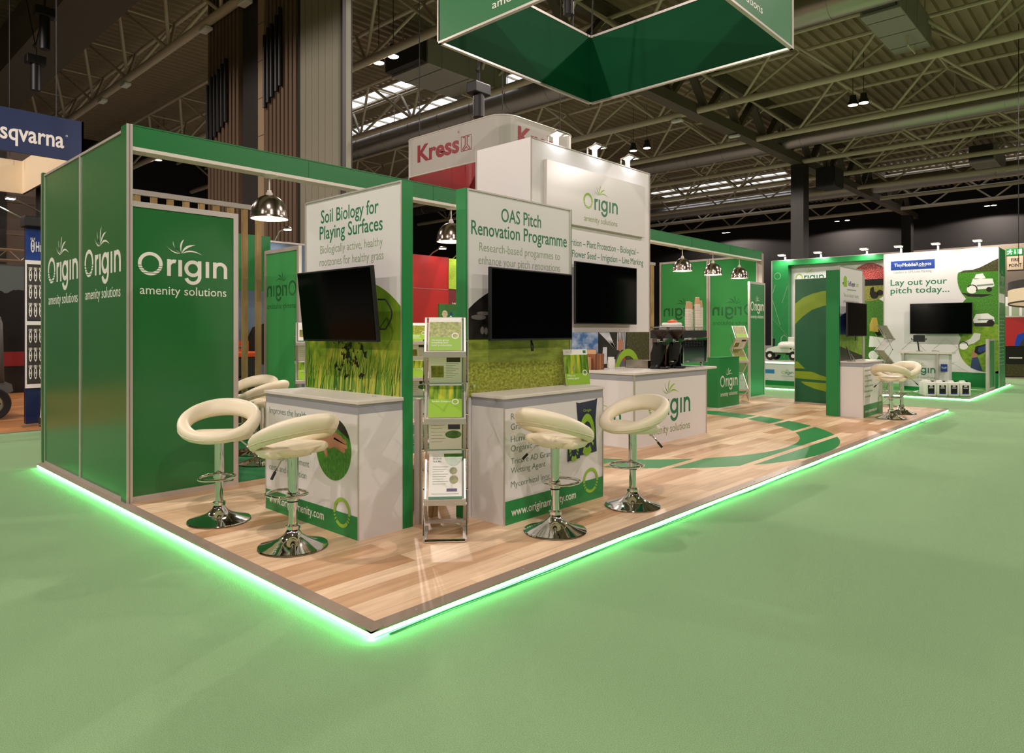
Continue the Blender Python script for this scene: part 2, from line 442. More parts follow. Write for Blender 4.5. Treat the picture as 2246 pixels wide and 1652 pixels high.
# deep girder along x that carries the trusses, on a dark column
t = thing('roof_girder', 'deep box girder running under the roof above the dark steel column', 'girder', (0,12.05,0), kind='structure')
B().box(-29,-.26,10.85,63.9,.26,11.3).obj('bottom_chord','beam_paint',t)
B().box(-29,-.3,12.8,63.9,.3,13.2).obj('top_chord','beam_paint',t)
x = -2.0
while x < 62:
    for a,c in ((x,x+1.6),(x+3.2,x+1.6)): B().beam((a,0,11.25),(c,0,12.85),.34,.16).obj('web_brace','beam_paint',t)
    x += 3.2
t = thing('steel_column', 'slim dark steel column carrying the box girder behind the right fascia', 'column', (38.0,12.05,0), kind='structure')
B().box(-.42,-.35,0,.42,.35,10.85).obj('shaft','hall_dark',t); B().box(-.6,-.5,0,.6,.5,.4).obj('plinth','hall_dark',t)
t = thing('steel_column', 'far dark steel column by the right hall wall', 'column', (61.5,12.05,0), kind='structure')
B().box(-.42,-.35,0,.42,.35,10.85).obj('shaft','hall_dark',t); B().box(-.6,-.5,0,.6,.5,.4).obj('plinth','hall_dark',t)
t = thing('roof_beam', 'deep dark service beam under the roof over the navy hanging banner', 'beam', (4.6,0,0), kind='structure')
B().box(-.75,-12,11,.75,45,11.15).obj('soffit','beam_paint',t); B().box(-.75,-12,11.15,-.65,45,12.6).obj('side_plate','beam_paint',t); B().box(.65,-12,11.15,.75,45,12.6).obj('side_plate','beam_paint',t)
for k in range(14): B().box(-.65,-10+4*k,11.15,.65,-9.9+4*k,12.4).obj('stiffener','beam_paint',t)

# round ventilation ducts and air handling boxes
def duct(x, z, r, y0, y1, lab):
    t = thing('ventilation_duct', lab, 'duct', (x,0,z))
    B().cyl((0,y0,0),(0,y1,0),r,n=28).obj('duct_pipe','duct',t,smooth='auto')
    k = y0+1.5; c = 0
    while k < y1 and c < 30:
        B().cyl((0,k-.03,0),(0,k+.03,0),r+.018,n=28).obj('duct_collar','duct',t,smooth='auto'); k += 2.2; c += 1
    k = y0+2
    while k < y1:
        B().cyl((0,k,r-.02),(0,k,13.3-z),.02,n=6).obj('hanger_rod','roof_paint',t); k += 8
duct(20.0, 11.45, .54, -8, 44, 'silver round ventilation duct passing behind the hanging green square banner')
duct(35.2, 11.6, .45, -6, 44, 'round ventilation duct under the roof, in front of the dark steel column')
duct(51.0, 11.6, .5, -4, 44, 'far round ventilation duct beyond the dark steel column')
t = thing('service_pipe', 'thin round pipe under the roof next to the dark service beam', 'pipe', (2.6,0,11.7))
B().cyl((0,-8,0),(0,44,0),.17,n=14).obj('pipe_run','roof_paint',t,smooth='auto')
for k in range(7): B().cyl((0,-4+7*k,.15),(0,-4+7*k,1.6),.02,n=6).obj('hanger_rod','roof_paint',t)
def ahu(x, y, lx, ly, lab):
    t = thing('air_handling_unit', lab, 'air unit', (x,y,11.25))
    B().box(-lx/2,-ly/2,0,lx/2,ly/2,.95,.03).obj('casing','duct_box',t)
    B().box(-lx/2-.35,-ly/2+.1,.1,-lx/2,ly/2-.1,.9).obj('fan_section','dark_steel',t)
    for k in range(3): B().box(-lx/2+lx*(k+.5)/3-.02,-ly/2-.012,0,-lx/2+lx*(k+.5)/3+.02,ly/2+.012,.96).obj('seam','duct_box',t)
    for sx in (-.4,.4):
        for sy in (-.4,.4): B().cyl((lx*sx,ly*sy,.9),(lx*sx,ly*sy,2.1),.03,n=6).obj('hanger_rod','roof_paint',t)
    B().tube([(lx*.1,-.2,-.02),(lx*.1,-.2,-.3),(lx*.35,-.2,-.3),(lx*.35,-.2,0)],.03,6).obj('drain_pipe','roof_paint',t)
ahu(23.4,3.5,4.0,1.15,'boxy grey air unit hanging right of the green square banner')
ahu(16.6,17.9,4.2,2.2,'boxy grey air unit hanging in front of the bright rooflights')
ahu(47.9,4.6,4.0,1.3,'boxy pale air unit hanging far off near the right edge')

# high bay lamps of the hall, in pairs where visible; outermost unseen rows added for light
hb = thing('high_bay_lamp','x','ceiling lamp',(12.86,17.0,11))
B().lathe([(.05,.42),(.12,.4),(.14,.2),(.19,.12),(.21,.0),(.20,-.01)],n=24).obj('housing','dark_steel',hb,smooth='auto')
B().lathe([(.001,.0),(.185,.0),(.185,-.012),(.001,-.012)],n=24).obj('diffuser','bay_glow',hb,smooth='auto')
B().cyl((0,0,.4),(0,0,2.31),.012,n=6).obj('drop_cable','black_matt',hb)
BAYL = bpy.data.lights.new('bay_light','SPOT'); BAYL.energy = BAY_W; BAYL.color = BAY_C; BAYL.shadow_soft_size = .1; BAYL.spot_size = math.radians(166); BAYL.spot_blend = .12
LL = {(1,2):'above the rooflights beside the pale column panel',(2,1):'over the right fascia beside the box girder',(2,2):'behind the floodlights of the white tower',
      (1,4):'under the green fascia near the corner post',(4,1):'far off at the right edge',(4,2):'far off beside the dark steel column',(4,3):'far off above the far right fascia'}
first = True
BX, BY = {-1:-20.0,0:-3.6,1:12.86,2:29.3,4:61.6}, {-1:-15.2,0:-4.4,1:6.4,2:17.2,3:27.8,4:37.8}  # outermost unseen rows added behind and beside the camera to light upright faces
for i, x in BX.items():
    for j, y in BY.items():
        vis = (i,j) in LL; snap = lambda v: -26+.42*round((v+25.71)/.42)+.29
        if not vis and (j > 2 or i == 4): continue
        for s in ((-1,1) if vis else (0,)):
            lab = ('round high bay lamp %s, %s of its pair' % (LL[(i,j)], 'nearer' if s < 0 else 'farther')) if vis else 'round high bay lamp out of view, in the hall grid with its added outer rows'
            if first: o = hb; o.location = (x,snap(y+s*.33),11); first = False; o['label'] = lab
            else: o = dup(hb,(x,snap(y+s*.33),11),label=lab)
            o['group'] = 'high bay lamps of the hall'
            if i < 4:
                lo = bpy.data.objects.new('bay_light', BAYL if s == 0 else bpy.data.lights.get('bay_light_half') or BAYL.copy()); COL.objects.link(lo); lo.parent = o; lo.location = (0,0,-.15)
                if s: lo.data.name = 'bay_light_half'; lo.data.energy = BAY_W/2

# small unlit emergency fittings under the left trusses
eb = thing('emergency_fitting','small white emergency light box under the roof, nearest the service beam','light fitting',(7.3,16.3,10.75),group='emergency light boxes')
B().box(-.12,-.25,0,.12,.25,.1,.02).obj('casing','plastic_white',eb); B().cyl((0,0,.1),(0,0,.25),.02,n=6).obj('stem','dark_steel',eb)
for k,(x,y,l) in enumerate([(7.3,18.9,'second along the tube truss'),(7.3,26,'third along the tube truss'),(7.3,28.7,'fourth along the tube truss'),(25.5,12.8,'on the box girder, nearer one'),(29.5,12.0,'on the box girder, farther one')]):
    dup(eb,(x,y,10.7 if x > 20 else 10.75),label='small white emergency light box under the roof, '+l)

# chain hoists on cables
def hoist(x, y, z, lab, h=.75):
    t = thing('chain_hoist', lab, 'chain hoist', (x,y,z))
    B().cyl((0,0,-h),(0,0,0),.13,.13,n=14).obj('chain_bag','black_matt',t,smooth='auto')
    B().box(-.25,-.15,0,.25,.15,.26,.03).obj('motor','black_matt',t)
    B().tube([(0,0,.26),(0,0,.5),(-.06,0,.55),(0,0,.62)],.03,6).obj('hook','dark_steel',t)
    for s in (-1,1): B().cyl((0,0,.55),(s*.5,0,12.6-z),.015,n=6).obj('sling','black_matt',t)
hoist(8.95,8.45,6.75,'black chain hoist hanging above the white ring banner',.5)
hoist(3.35,21.2,9.2,'black chain hoist hanging over the navy banner, lower of two')
hoist(3.3,20.0,10.2,'black chain hoist hanging near the top left corner, upper of two',.9)
t = thing('loudspeaker','black loudspeaker box hung at the top of the dark steel column','loudspeaker',(38.5,10.6,9.4))
B().box(-.75,-.5,0,.75,.5,1.1,.04).obj('cabinet','black_matt',t); B().box(-.7,-.53,.06,.7,-.5,1.04).obj('grille','dark_steel',t)
for s in (-.5,.5): B().cyl((s,0,1.1),(s,0,1.7),.03,n=6).obj('bracket','dark_steel',t)

# column core clad with dark fins and pale panels
t = thing('hall_column','tall hall column clad with dark vertical fins and a pale panelled side','column',(7.48,0,0),kind='structure')
B().box(.25,11.63,0,.27,19.17,13.4).obj('core','hall_dark',t)
def fins(y0, y1, n, nm):
    B().box(.12,y0,0,.25,y1,13.4).obj('fin_backing','hall_dark',t)
    for k in range(n):
        yy = y0+(y1-y0)*(k+.15)/n; w = (y1-y0)/n*.6
        B().box(-.02,yy,0,.12,yy+w,13.4).obj('fin','hall_rib',t)
fins(17.0,19.17,9,'a'); fins(13.75,15.45,8,'b')
B().box(.1,15.45,0,.25,17.0,13.4).obj('recess','charcoal',t)
B().box(-.04,15.46,0,.1,15.8,13.4).obj('tile_strip','hall_tile',t)
for k in range(12): B().box(-.046,15.46,.6+k*1.05,-.04,15.8,.62+k*1.05).obj('tile_joint','hall_rib',t)
B().box(.02,13.55,0,.25,13.75,13.4).obj('corner_post','dark_steel',t)
B().box(-.02,11.64,0,.25,13.55,13.4).obj('panel_face','hall_panel',t)
for k in range(6): B().box(-.024,11.75+.31*k,0,-.02,11.757+.31*k,13.4).obj('panel_seam','hall_rib',t)
B().box(-.06,11.55,0,.04,11.64,13.4).obj('edge_post','charcoal',t)
for k,(yy,z0,z1) in enumerate([(18.95,7.2,9.1),(18.7,7.3,9.3),(18.45,7.4,9.3),(18.2,7.5,9.4),(17.95,7.6,9.5),(17.7,7.7,9.6),(15.3,7.6,9.6),(15.1,7.7,9.75),(14.9,7.8,9.8),(14.65,7.9,9.95),(14.45,8,10.1)]):
    B().cyl((-.1,yy,z0),(-.1,yy,z1),.055,n=8).obj('cable_tail','black_matt',t)
# ================================================================ the main stand (platform 12.4 x 5.95 m, its near corner at the origin)
PT = .05
pf = thing('exhibition_platform','long raised stand floor of pale wood planks with glowing green edge','platform',(0,0,0))
B().box(.055,.055,0,12.375,5.94,PT).obj('plank_deck','planks',pf)
def edging(name, p, q):    # aluminium nosing, sloping down outwards
    b = B(); (x0,y0),(x1,y1) = p,q
    if y0 == y1:
        b.prism([(y0+.07,PT+.004),(y0+.07,PT-.004),(y0,PT-.016),(y0,PT-.006)],x0,x1,'xz'); 
        for v in b.bm.verts: v.co = (v.co.y, v.co.x, v.co.z)
    else:
        s = 1 if x0 < 6 else -1
        b.prism([(x0+s*.07,PT+.004),(x0+s*.07,PT-.004),(x0,PT-.016),(x0,PT-.006)],y0,y1,'xz')
    return b.obj(name,'alu_dark',pf)
edging('edge_trim',(0,0),(12.43,0)); edging('edge_trim',(0,0),(0,5.94)); edging('edge_trim',(12.43,0),(12.43,5.94))
for q in [(.3+.8*k,.035) for k in range(16)]+[(.035,.3+.75*k) for k in range(8)]: B().cyl((*q,PT-.004),(*q,PT+.003),.006,n=8).obj('edge_screw','alu',pf)
B().box(.02,.02,0,12.41,.05,.033).obj('riser','green_dark_gloss',pf); B().box(.02,.05,0,.05,5.94,.033).obj('riser','green_dark_gloss',pf)
B().box(.0,.004,.012,8.9,.02,.034).obj('led_strip','led_core',pf); B().box(9.0,.006,.013,10.35,.02,.03).obj('led_strip','led_core',pf); B().box(10.5,.006,.013,11.4,.02,.03).obj('led_strip','led_core',pf)
B().box(11.5,.006,.013,12.41,.02,.03).obj('led_strip','led_core',pf)
B().box(.004,.0,.012,.02,5.94,.034).obj('led_strip','led_core',pf)
b = B(); b.tube([(.1+.4*k,-.006+.006*math.sin(k*1.7),.006+.002*(k%2)) for k in range(31)],.005,6).obj('led_cable','led_wire',pf)

# green ring graphic on the planks, cut into stripes
cx, cy, RO, RI = 6.36, 2.95, 2.88, 2.41
def ox(y, r): return math.sqrt(max(r*r-(y-cy)**2, 0))
b = B(); z0, z1 = PT-.001, PT+.0015
def samp(a, c, n=10): return [a+(c-a)*k/n for k in range(n+1)]
b.prism([(cx+ox(y,RO),y) for y in samp(.375,.08,14)] + [(cx-ox(y,RO),y) for y in samp(.08,.375,14)], z0, z1, 'xy')
bot = cy-RI
b.prism([(cx+ox(y,RO),y) for y in samp(.46,.915)] + [(cx+ox(y,RI),y) for y in samp(.915,bot,14)] + [(cx-ox(y,RI),y) for y in samp(bot+.004,.915,14)] + [(cx-ox(y,RO),y) for y in samp(.915,.46)], z0, z1, 'xy')
for a, c in ((1.0,1.46),(1.55,2.02),(2.11,3.25)):
    for s in (1,-1): b.prism([(cx+s*ox(y,RO),y) for y in samp(a,c)] + [(cx+s*ox(y,RI),y) for y in samp(c,a)], z0, z1, 'xy')
b.obj('floor_marking','green_bright',pf)
B().box(.1,3.5,PT-.001,4.85,5.85,PT+.004).obj('booth_carpet','carpet_dark',pf)

# ---------------------------------------------------------------- framed green walls of the two booths
def framed(name, lab, cat, loc, rz, w, h, m, fr=.045, th=.04, group=None, lf=None):
    lf = fr if lf is None else lf
    t = thing(name, lab, cat, loc, rz, group)
    B().box(lf,.008,fr,w-fr,th-.008,h-fr).obj('panel_sheet',m,t)
    B().box(0,0,0,lf,th,h).obj('frame_post','alu',t); B().box(w-fr,0,0,w,th,h).obj('frame_post','alu',t)
    B().box(lf,0,0,w-fr,th,fr).obj('frame_rail','alu',t); B().box(lf,0,h-fr,w-fr,th,h).obj('frame_rail','alu',t)
    return t
HT = 3.05
t = framed('partition_panel','green framed wall panel with white logo, rear one of the left booth side','partition',(.06,5.93,PT),FX,1.25,HT,'green_gloss',fr=.022)
logo_white(t,.14,1.89,1.03,.0076)
t = framed('partition_panel','green framed wall panel with white logo, beside the tall corner post of the left booth','partition',(.06,4.68,PT),FX,1.155,HT,'green_gloss',fr=.022)
logo_white(t,.125,1.89,.965,.0076)
t = thing('corner_post','tall green and silver corner post where the long fascia meets the left booth','post',(.06,3.38,PT))
B().box(-.012,.012,0,.03,.145,3.07).obj('post_core','green_gloss',t); B().box(-.014,-.0,0,.0,.012,3.07).obj('post_edge','alu',t); B().box(.012,-.0,0,.03,.012,3.07).obj('post_edge','alu',t)
b = B(); b.box(.0,.004,0,.012,.012,3.07); b.obj('post_groove','alu_dark',t)
t = thing('corner_post','green end post at the rear left corner of the left booth','post',(.06,5.93,PT))
B().box(-.01,0,0,.09,.05,3.07).obj('post_core','green_gloss',t); B().box(-.012,.05,0,.09,.056,3.07).obj('post_edge','alu',t)
t = framed('partition_panel','green framed panel with large white logo facing the front of the left booth','partition',(.091,3.4,PT),0,.889,2.455,'green_gloss',fr=.045,lf=.006)
logo_white(t,.046,1.86,.742,.0076)
# panel behind: film seen from its back, the print shows mirrored
t = framed('partition_panel','see-through green panel with mirrored logo behind the first pendant lamp','partition',(2.53,5.93,PT),FX,.88,2.45,'green_film',fr=.05)
logo_white(t,.07,1.84,.74,.0076,'mirror_ink',mirror=True)
t = framed('partition_panel','tall see-through green panel with mirrored logo, left of two behind the cup stacks','partition',(12.36,5.85,PT),FX,1.24,3.0,'green_film',fr=.045)
logo_white(t,.11,1.73,.98,.0076,'mirror_ink',mirror=True)
t = framed('partition_panel','tall see-through green panel with mirrored logo, right of two behind the brochure rack','partition',(12.36,4.6,PT),FX,1.13,3.0,'green_film',fr=.04)
logo_white(t,.09,1.73,.98,.0076,'mirror_ink',mirror=True)
t = framed('partition_panel','green framed panel with white logo at the end of the right fascia','partition',(11.66,3.34,PT),0,.77,2.40,'green_wall',fr=.045)
logo_white(t,.06,1.81,.65,.0076,hz=1.12)
t = thing('corner_post','silver end post under the far end of the right fascia','post',(12.36,3.38,PT))
B().box(0,0,0,.08,.08,3.03).obj('post_core','alu',t); B().box(.02,-.004,0,.06,0,3.03).obj('post_groove','alu_dark',t)

# ---------------------------------------------------------------- long green fascia
def fascia(lab, x0, x1, y=3.4):
    t = thing('fascia_beam', lab, 'fascia', (x0,y,2.915))
    L = x1-x0
    B().box(0,0,.03,L,.08,.2).obj('fascia_board','green_matt',t)
    B().box(0,-.006,0,L,.14,.03).obj('bottom_rail','white_top',t); B().box(0,-.004,.2,L,.084,.21).obj('top_rail','green_matt',t)
    n = 3
    for k in range(1,n): B().box(L*k/n-.002,-.002,.03,L*k/n+.002,0,.2).obj('board_joint','green_deep',t)
    return t
fascia('long green fascia beam from the corner post to the white tower, lamps hung below',.091,4.89)
fascia('green fascia beam to the right of the white tower, three lamps hung below',7.84,12.44)

# timber batten screen at the rear of the left booth
t = thing('batten_screen','rear screen of upright timber battens under a thin metal rail in the left booth','screen',(.15,5.95,PT))
B().box(0,-.03,2.97,2.4,.01,3.03).obj('top_rail','alu_flat',t); B().box(0,-.02,.0,2.4,.0,.05).obj('bottom_rail','alu_flat',t)
for k in range(13):
    B().box(.06+.185*k,-.02,.05,.125+.185*k,.03,2.97).obj('batten','timber',t)
t = thing('batten_screen','timber board screen seen between the white tower and the green film panels','screen',(7.95,5.95,PT))
B().box(0,-.03,2.93,4.35,.01,3.0).obj('top_rail','alu_flat',t)
for k in range(24): B().box(.02+.18*k,-.02,.0,.165+.18*k,.02,2.93).obj('batten','timber',t)

# ---------------------------------------------------------------- white display walls
def arc_top(w, z0, zl, zp, xp, zr, n=20):
    """outline of a print: flat bottom, domed top through (0,zl),(xp,zp),(w,zr)"""
    a, c, e = (0,zl),(xp,zp),(w,zr)
    q = [(2*(c[0]-a[0]),2*(c[1]-a[1]),c[0]**2+c[1]**2-a[0]**2-a[1]**2),(2*(e[0]-a[0]),2*(e[1]-a[1]),e[0]**2+e[1]**2-a[0]**2-a[1]**2)]
    D = q[0][0]*q[1][1]-q[0][1]*q[1][0]; ox_ = (q[0][2]*q[1][1]-q[0][1]*q[1][2])/D; oz = (q[0][0]*q[1][2]-q[0][2]*q[1][0])/D
    r = math.hypot(a[0]-ox_,a[1]-oz)
    return [(0,z0)] + [(w*k/n, oz+math.sqrt(max(r*r-(w*k/n-ox_)**2,0))) for k in range(n+1)] + [(w,z0)]
def lines(t, nm, m, y, bold, *L):
    for s, x0, x1, z, cap in L: B().text(s,x0,x1,z,cap,y,bold).obj(nm,m,t)
def display_wall(lab, loc, rz, w, end_left):
    t = thing('display_wall', lab, 'display wall', loc, rz)
    B().box(.0,.004,0,w,.075,2.45).obj('wall_board','white_board',t)
    B().box(-.012,-.004,0,.0,.08,2.455).obj('edge_profile','alu',t); B().box(w,-.004,0,w+.012,.08,2.455).obj('edge_profile','alu',t)
    B().box(0,-.004,2.45,w,.08,2.462).obj('edge_profile','alu',t)
    return t
w1 = 1.27
t = display_wall('white display wall with bold green soil biology heading above a grass photo',(1.125,2.49,PT),FX,w1,True)
B().box(w1+.012,-.004,0,w1+.02,.09,2.46).obj('end_board','green_bright',t)
lines(t,'heading','green_ink',.0036,.007,('Soil Biology for',.225,1.0,2.265,.105),('Playing Surfaces',.205,1.05,2.135,.105))
lines(t,'subheading','pale_sage',.0036,-.008,('Biologically active, healthy',.215,1.05,2.02,.065),('rootzones for healthy grass',.205,1.06,1.92,.065))
pts = arc_top(w1,.9,1.40,1.78,.72,1.565)
def cutz(pts, z): # split the outline at height z -> lower and upper polygons
    return [(x,min(q,z)) for x,q in pts], [(x,max(q,z)) for x,q in pts]
lo, hi = cutz(pts,1.33)
B().prism(hi,.0015,.004).obj('photo_print','photo_green_blur',t)
B().prism([(0,.9),(0,1.33),(w1,1.33),(w1,.9)],.0015,.004).obj('photo_print','photo_haze',t)
b = B(); rnd = random.Random(11)
for k in range(420):
    b.mi = k % 4 if rnd.random() < .8 else 1
    x = rnd.uniform(.0,w1); h = rnd.uniform(.12,.30)+.1*(rnd.random()**3); dx = rnd.uniform(-.02,.11); w = rnd.uniform(.005,.013); z = .9+rnd.uniform(0,.05)
    q = [(x-w,z),(x+dx*.3-w*.6,z+h*.55),(x+dx,z+h),(x+dx*.3+w*.6,z+h*.55),(x+w,z)]
    b.prism([(min(max(p[0],.001),w1-.001),min(p[1],1.36)) for p in q],.0008-.0000015*k,.002)
b.obj('photo_grass',['blade_a','blade_b','blade_c','blade_d'],t)
b = B(); rnd = random.Random(3)   # dark leaf drawing printed over the grass
for k in range(60):
    x = .62+rnd.gauss(0,.09); z = 1.22+rnd.gauss(0,.085); a = rnd.random()*6; r = .008+.022*rnd.random()**2
    if z > 1.36 or z < 1.03: continue
    b.prism([(x+math.cos(a+q)*r*f,z+math.sin(a+q)*r*f) for q,f in ((0,1.5),(.9,.5),(1.7,1.1),(2.6,.4),(3.6,1.3),(4.4,.5),(5.3,.9))],-.0006-.00001*k,.0)
b.obj('photo_motif','photo_gloom',t)
w2 = 1.225
t = display_wall('white display wall with green pitch renovation heading above a turf photo',(1.635,1.07,PT),0,w2,True)
B().box(-.03,-.004,0,-.012,.1,2.46).obj('end_board','green_bright',t)
B().box(w2+.012,-.004,0,w2+.02,.09,2.46).obj('end_board','green_bright',t)
lines(t,'heading','green_ink',.0036,.007,('OAS Pitch',.36,.84,2.255,.105),('Renovation Programme',.035,1.185,2.125,.105))
lines(t,'subheading','pale_sage',.0036,-.008,('Research-based progammes to',.12,1.09,2.005,.066),('enhance your pitch renovations',.11,1.09,1.905,.066))
pts = arc_top(w2,1.33,1.555,1.77,.55,1.52)
B().prism(pts,.0015,.004).obj('photo_print','photo_dark',t)
B().prism([(0,1.15),(0,1.33),(w2,1.33),(w2,1.15)],.0015,.004).obj('photo_print','photo_turf_far',t)
B().prism([(0,.9),(0,1.15),(w2,1.15),(w2,.9)],.0015,.004).obj('photo_print','photo_turf',t)
b = B()
for x,z,rx,rz_ in ((.11,1.50,.08,.02),(.16,1.53,.07,.015),(.15,1.40,.022,.03),(.19,1.395,.018,.028),(1.19,1.50,.05,.02)):
    b.prism([(min(x+rx*math.cos(a*PI/6),w2),z+rz_*math.sin(a*PI/6)) for a in range(12)],.0008,.0016)
b.obj('photo_motif',mat('blur_grey','77716e',.4),t)
B().cyl((.035,-.03,.985),(.035,.004,.985),.012,n=12).obj('wall_knob','chrome',t)
# third wall at the far end, with its green back wall
w3 = 1.2
t = display_wall('white display wall with small purple and green turf software heading, by the far counter',(9.985,1.075,PT),0,w3,True)
B().box(-.05,-.004,0,-.012,.2,2.39).obj('end_board','green_bright',t)
b = B(); b.text('TurfKeeper',.40,.80,2.15,.085,.003,.004); b.obj('lettering',mat('purple_ink','4a3a70',.45),t)
b = B(); b.text('.com',.81,.99,2.15,.085,.0036,0); b.obj('lettering','lime_ink',t); b = B(); b.prism([(.2,2.13),(.2,2.27),(.26,2.31),(.36,2.29),(.36,2.13)],.0015,.003); b.obj('emblem','lime_ink',t)
B().prism([(.17,2.15),(.14,2.19),(.2,2.2)],.0015,.003).obj('emblem','green_ink',t)
lines(t,'subheading','pale_sage',.0036,-.006,('The turf industry’s leading',.2,1.0,1.96,.06),('online management system',.18,1.0,1.86,.06)); B().box(.38,.003,2.075,.85,.005,2.095).obj('strapline','pale_sage',t)
B().prism([(0,1.33),(0,1.62),(w3*.4,1.75),(w3,1.6),(w3,1.33)],.0015,.004).obj('photo_print','photo_blue',t)
B().prism([(0,.9),(0,1.33),(w3,1.33),(w3,.9)],.0015,.004).obj('photo_print','photo_pitch_lime',t)
b = B(); b.prism([(0,.9),(0,1.14),(w3,.96),(w3,.9)],.0008,.0016); b.obj('photo_motif','photo_gloom',t)
w4 = 1.22
t = thing('display_wall','dark green back of a display wall with huge lime ring, behind the far counter','display wall',(11.64,2.42,PT),FX)
B().box(0,0,0,w4,.075,2.39).obj('wall_board','green_deep',t)
B().box(-.012,-.004,0,0,.08,2.4).obj('edge_profile','alu',t); B().box(w4,-.004,0,w4+.012,.08,2.4).obj('edge_profile','alu',t); B().box(0,-.004,2.39,w4,.08,2.4).obj('edge_profile','alu',t); B().box(0,-.004,0,w4,.0,.02).obj('edge_profile','alu',t)
# lime ring: centre right of the board, cut to the board and into stripes
b = B(); c0, d0, ra, rb = 1.25, 1.20, 1.55, 1.08
b.prism([(0,1.918),(.15,2.03),(.32,2.10),(.5,2.14),(.68,2.158),(w4,2.17),(w4,1.90),(.68,1.887),(.545,1.868),(.32,1.793),(.147,1.668),(.06,1.585),(0,1.512)],-.0015,0)
b.prism([(0,.80),(.05,.80),(.19,.665),(0,.665)],-.0015,0)
b.prism([(0,.614),(.305,.61),(.38,.59),(.45,.56),(.6,.515),(.72,.50),(w4,.50),(w4,.445),(.72,.445),(0,.475)],-.0015,0)
b.prism([(.105,.415),(w4,.39),(w4,.23),(.72,.234),(.55,.25),(.37,.288),(.2,.35)],-.0015,0)
b.obj('ring_print','lime_board',t)

# ---------------------------------------------------------------- counters
def counter(lab, loc, rz, w, d, h=.93, band=.155):
    t = thing('counter', lab, 'counter', loc, rz)
    B().box(0,.0,0,w,d,h-.09).obj('carcass','white_board',t)
    B().box(-.0,-.003,h-.09,w,d,h-.025).obj('top_rail','grey_tape',t)
    B().box(-.012,-.014,h-.025,w+.012,d,h,.004).obj('worktop','white_top',t)
    B().box(-.004,-.005,0,.004,.004,h-.09).obj('corner_profile','alu',t); B().box(w-.004,-.005,0,w+.004,.004,h-.09).obj('corner_profile','alu',t)
    B().cyl((w-.2,d-.1,h-.001),(w-.2,d-.1,h+.002),.018,n=16).obj('cable_grommet','alu_flat',t)
    return t
def ringmark(t, x, z, r, m='lime_ink', y=-.004):
    b = B()
    N = 48
    for k in range(N):
        a0, a1 = 2*PI*k/N, 2*PI*(k+1)/N; h = math.sin((a0+a1)/2)
        if h < 0 and any(abs(h-c) < .055 for c in (-.16,-.40,-.64)): continue
        b.prism([(x+math.cos(a)*q,z+math.sin(a)*q) for a,q in ((a0,r),(a1,r),(a1,r*.76),(a0,r*.76))],y,y-.0008)
    return b.obj('ring_mark',m,t)
t = counter('white counter with a round photo of a hand on grass, below the soil biology wall',(.755,2.455,PT),FX,1.255,.37)
B().box(0.002,-.003,0,1.253,.0,.155).obj('green_band','green_bright',t)
lines(t,'lettering','dark_ink',-.0006,-.012,('Improves the health',.055,.60,.755,.05),('Reduces management',.055,.64,.405,.05),('costs and disruption',.055,.60,.315,.05))
B().text('www.originamenity.com',.06,.84,.062,.062,-.0036,.006).obj('web_address','white_vinyl',t)
b = B(); cx0, cz0, r0 = .955,.578,.218
b.prism([(cx0+r0*math.cos(a*PI/24),cz0+r0*math.sin(a*PI/24)) for a in range(48)],-.002,.001); ph = b.obj('round_photo','photo_lawn',t)
b = B(); b.prism([(cx0+r0*math.cos(a),cz0+r0*math.sin(a)) for a in [PI*(.12+.5*k/14) for k in range(15)]],-.0028,-.0018); b.obj('photo_shade','photo_gloom',ph)
b = B()  # hand: palm and five fingers
b.prism([(cx0-.17,cz0+.03),(cx0-.16,cz0+.1),(cx0-.06,cz0+.125),(cx0+.03,cz0+.1),(cx0+.05,cz0+.04),(cx0-.02,cz0+.0),(cx0-.1,cz0-.005)],-.0034,-.0026)
for (x0,z0_),(x1,z1_),wd in (((-.03,.11),(.10,.085),.017),((.0,.09),(.15,.06),.019),((.01,.065),(.165,.028),.019),((.0,.035),(.14,-.002),.018),((-.12,.0),(-.075,-.055),.020)):
    dx, dz = x1-x0, z1_-z0_; L = math.hypot(dx,dz); nx, nz = -dz/L*wd, dx/L*wd
    P_ = [(cx0+x0+nx,cz0+z0_+nz),(cx0+x0-nx,cz0+z0_-nz),(cx0+x1-nx*.8,cz0+z1_-nz*.8),(cx0+x1+dx/L*wd*.7,cz0+z1_+dz/L*wd*.7),(cx0+x1+nx*.8,cz0+z1_+nz*.8)]
    b.prism(P_,-.0034-.0006*wd*50,-.0026)
b.obj('photo_hand','skin',ph)
ringmark(t,1.065,.155,.102)
t = counter('white counter listing turf treatments, with a printed navy seed bag, below the pitch renovation wall',(1.668,.73,PT),0,1.205,.335)
B().box(.002,-.003,0,1.203,.0,.17).obj('green_band','green_bright',t)
b = B()
for s_,w_,z_ in (('R140',.15,.755),('Gra',.105,.68),('Humic',.185,.59),('Organic',.23,.522),('Tricure AD Granular',.55,.43),('Wetting Agent',.385,.362),('Mycorrhizal Inoculant',.57,.262)): lines(t,'lettering','dark_ink',-.0006,-.012,(s_,.07,.07+w_,z_,.045))
B().text('www.originamenity.com',.07,.83,.055,.06,-.0036,.006).obj('web_address','white_vinyl',t)
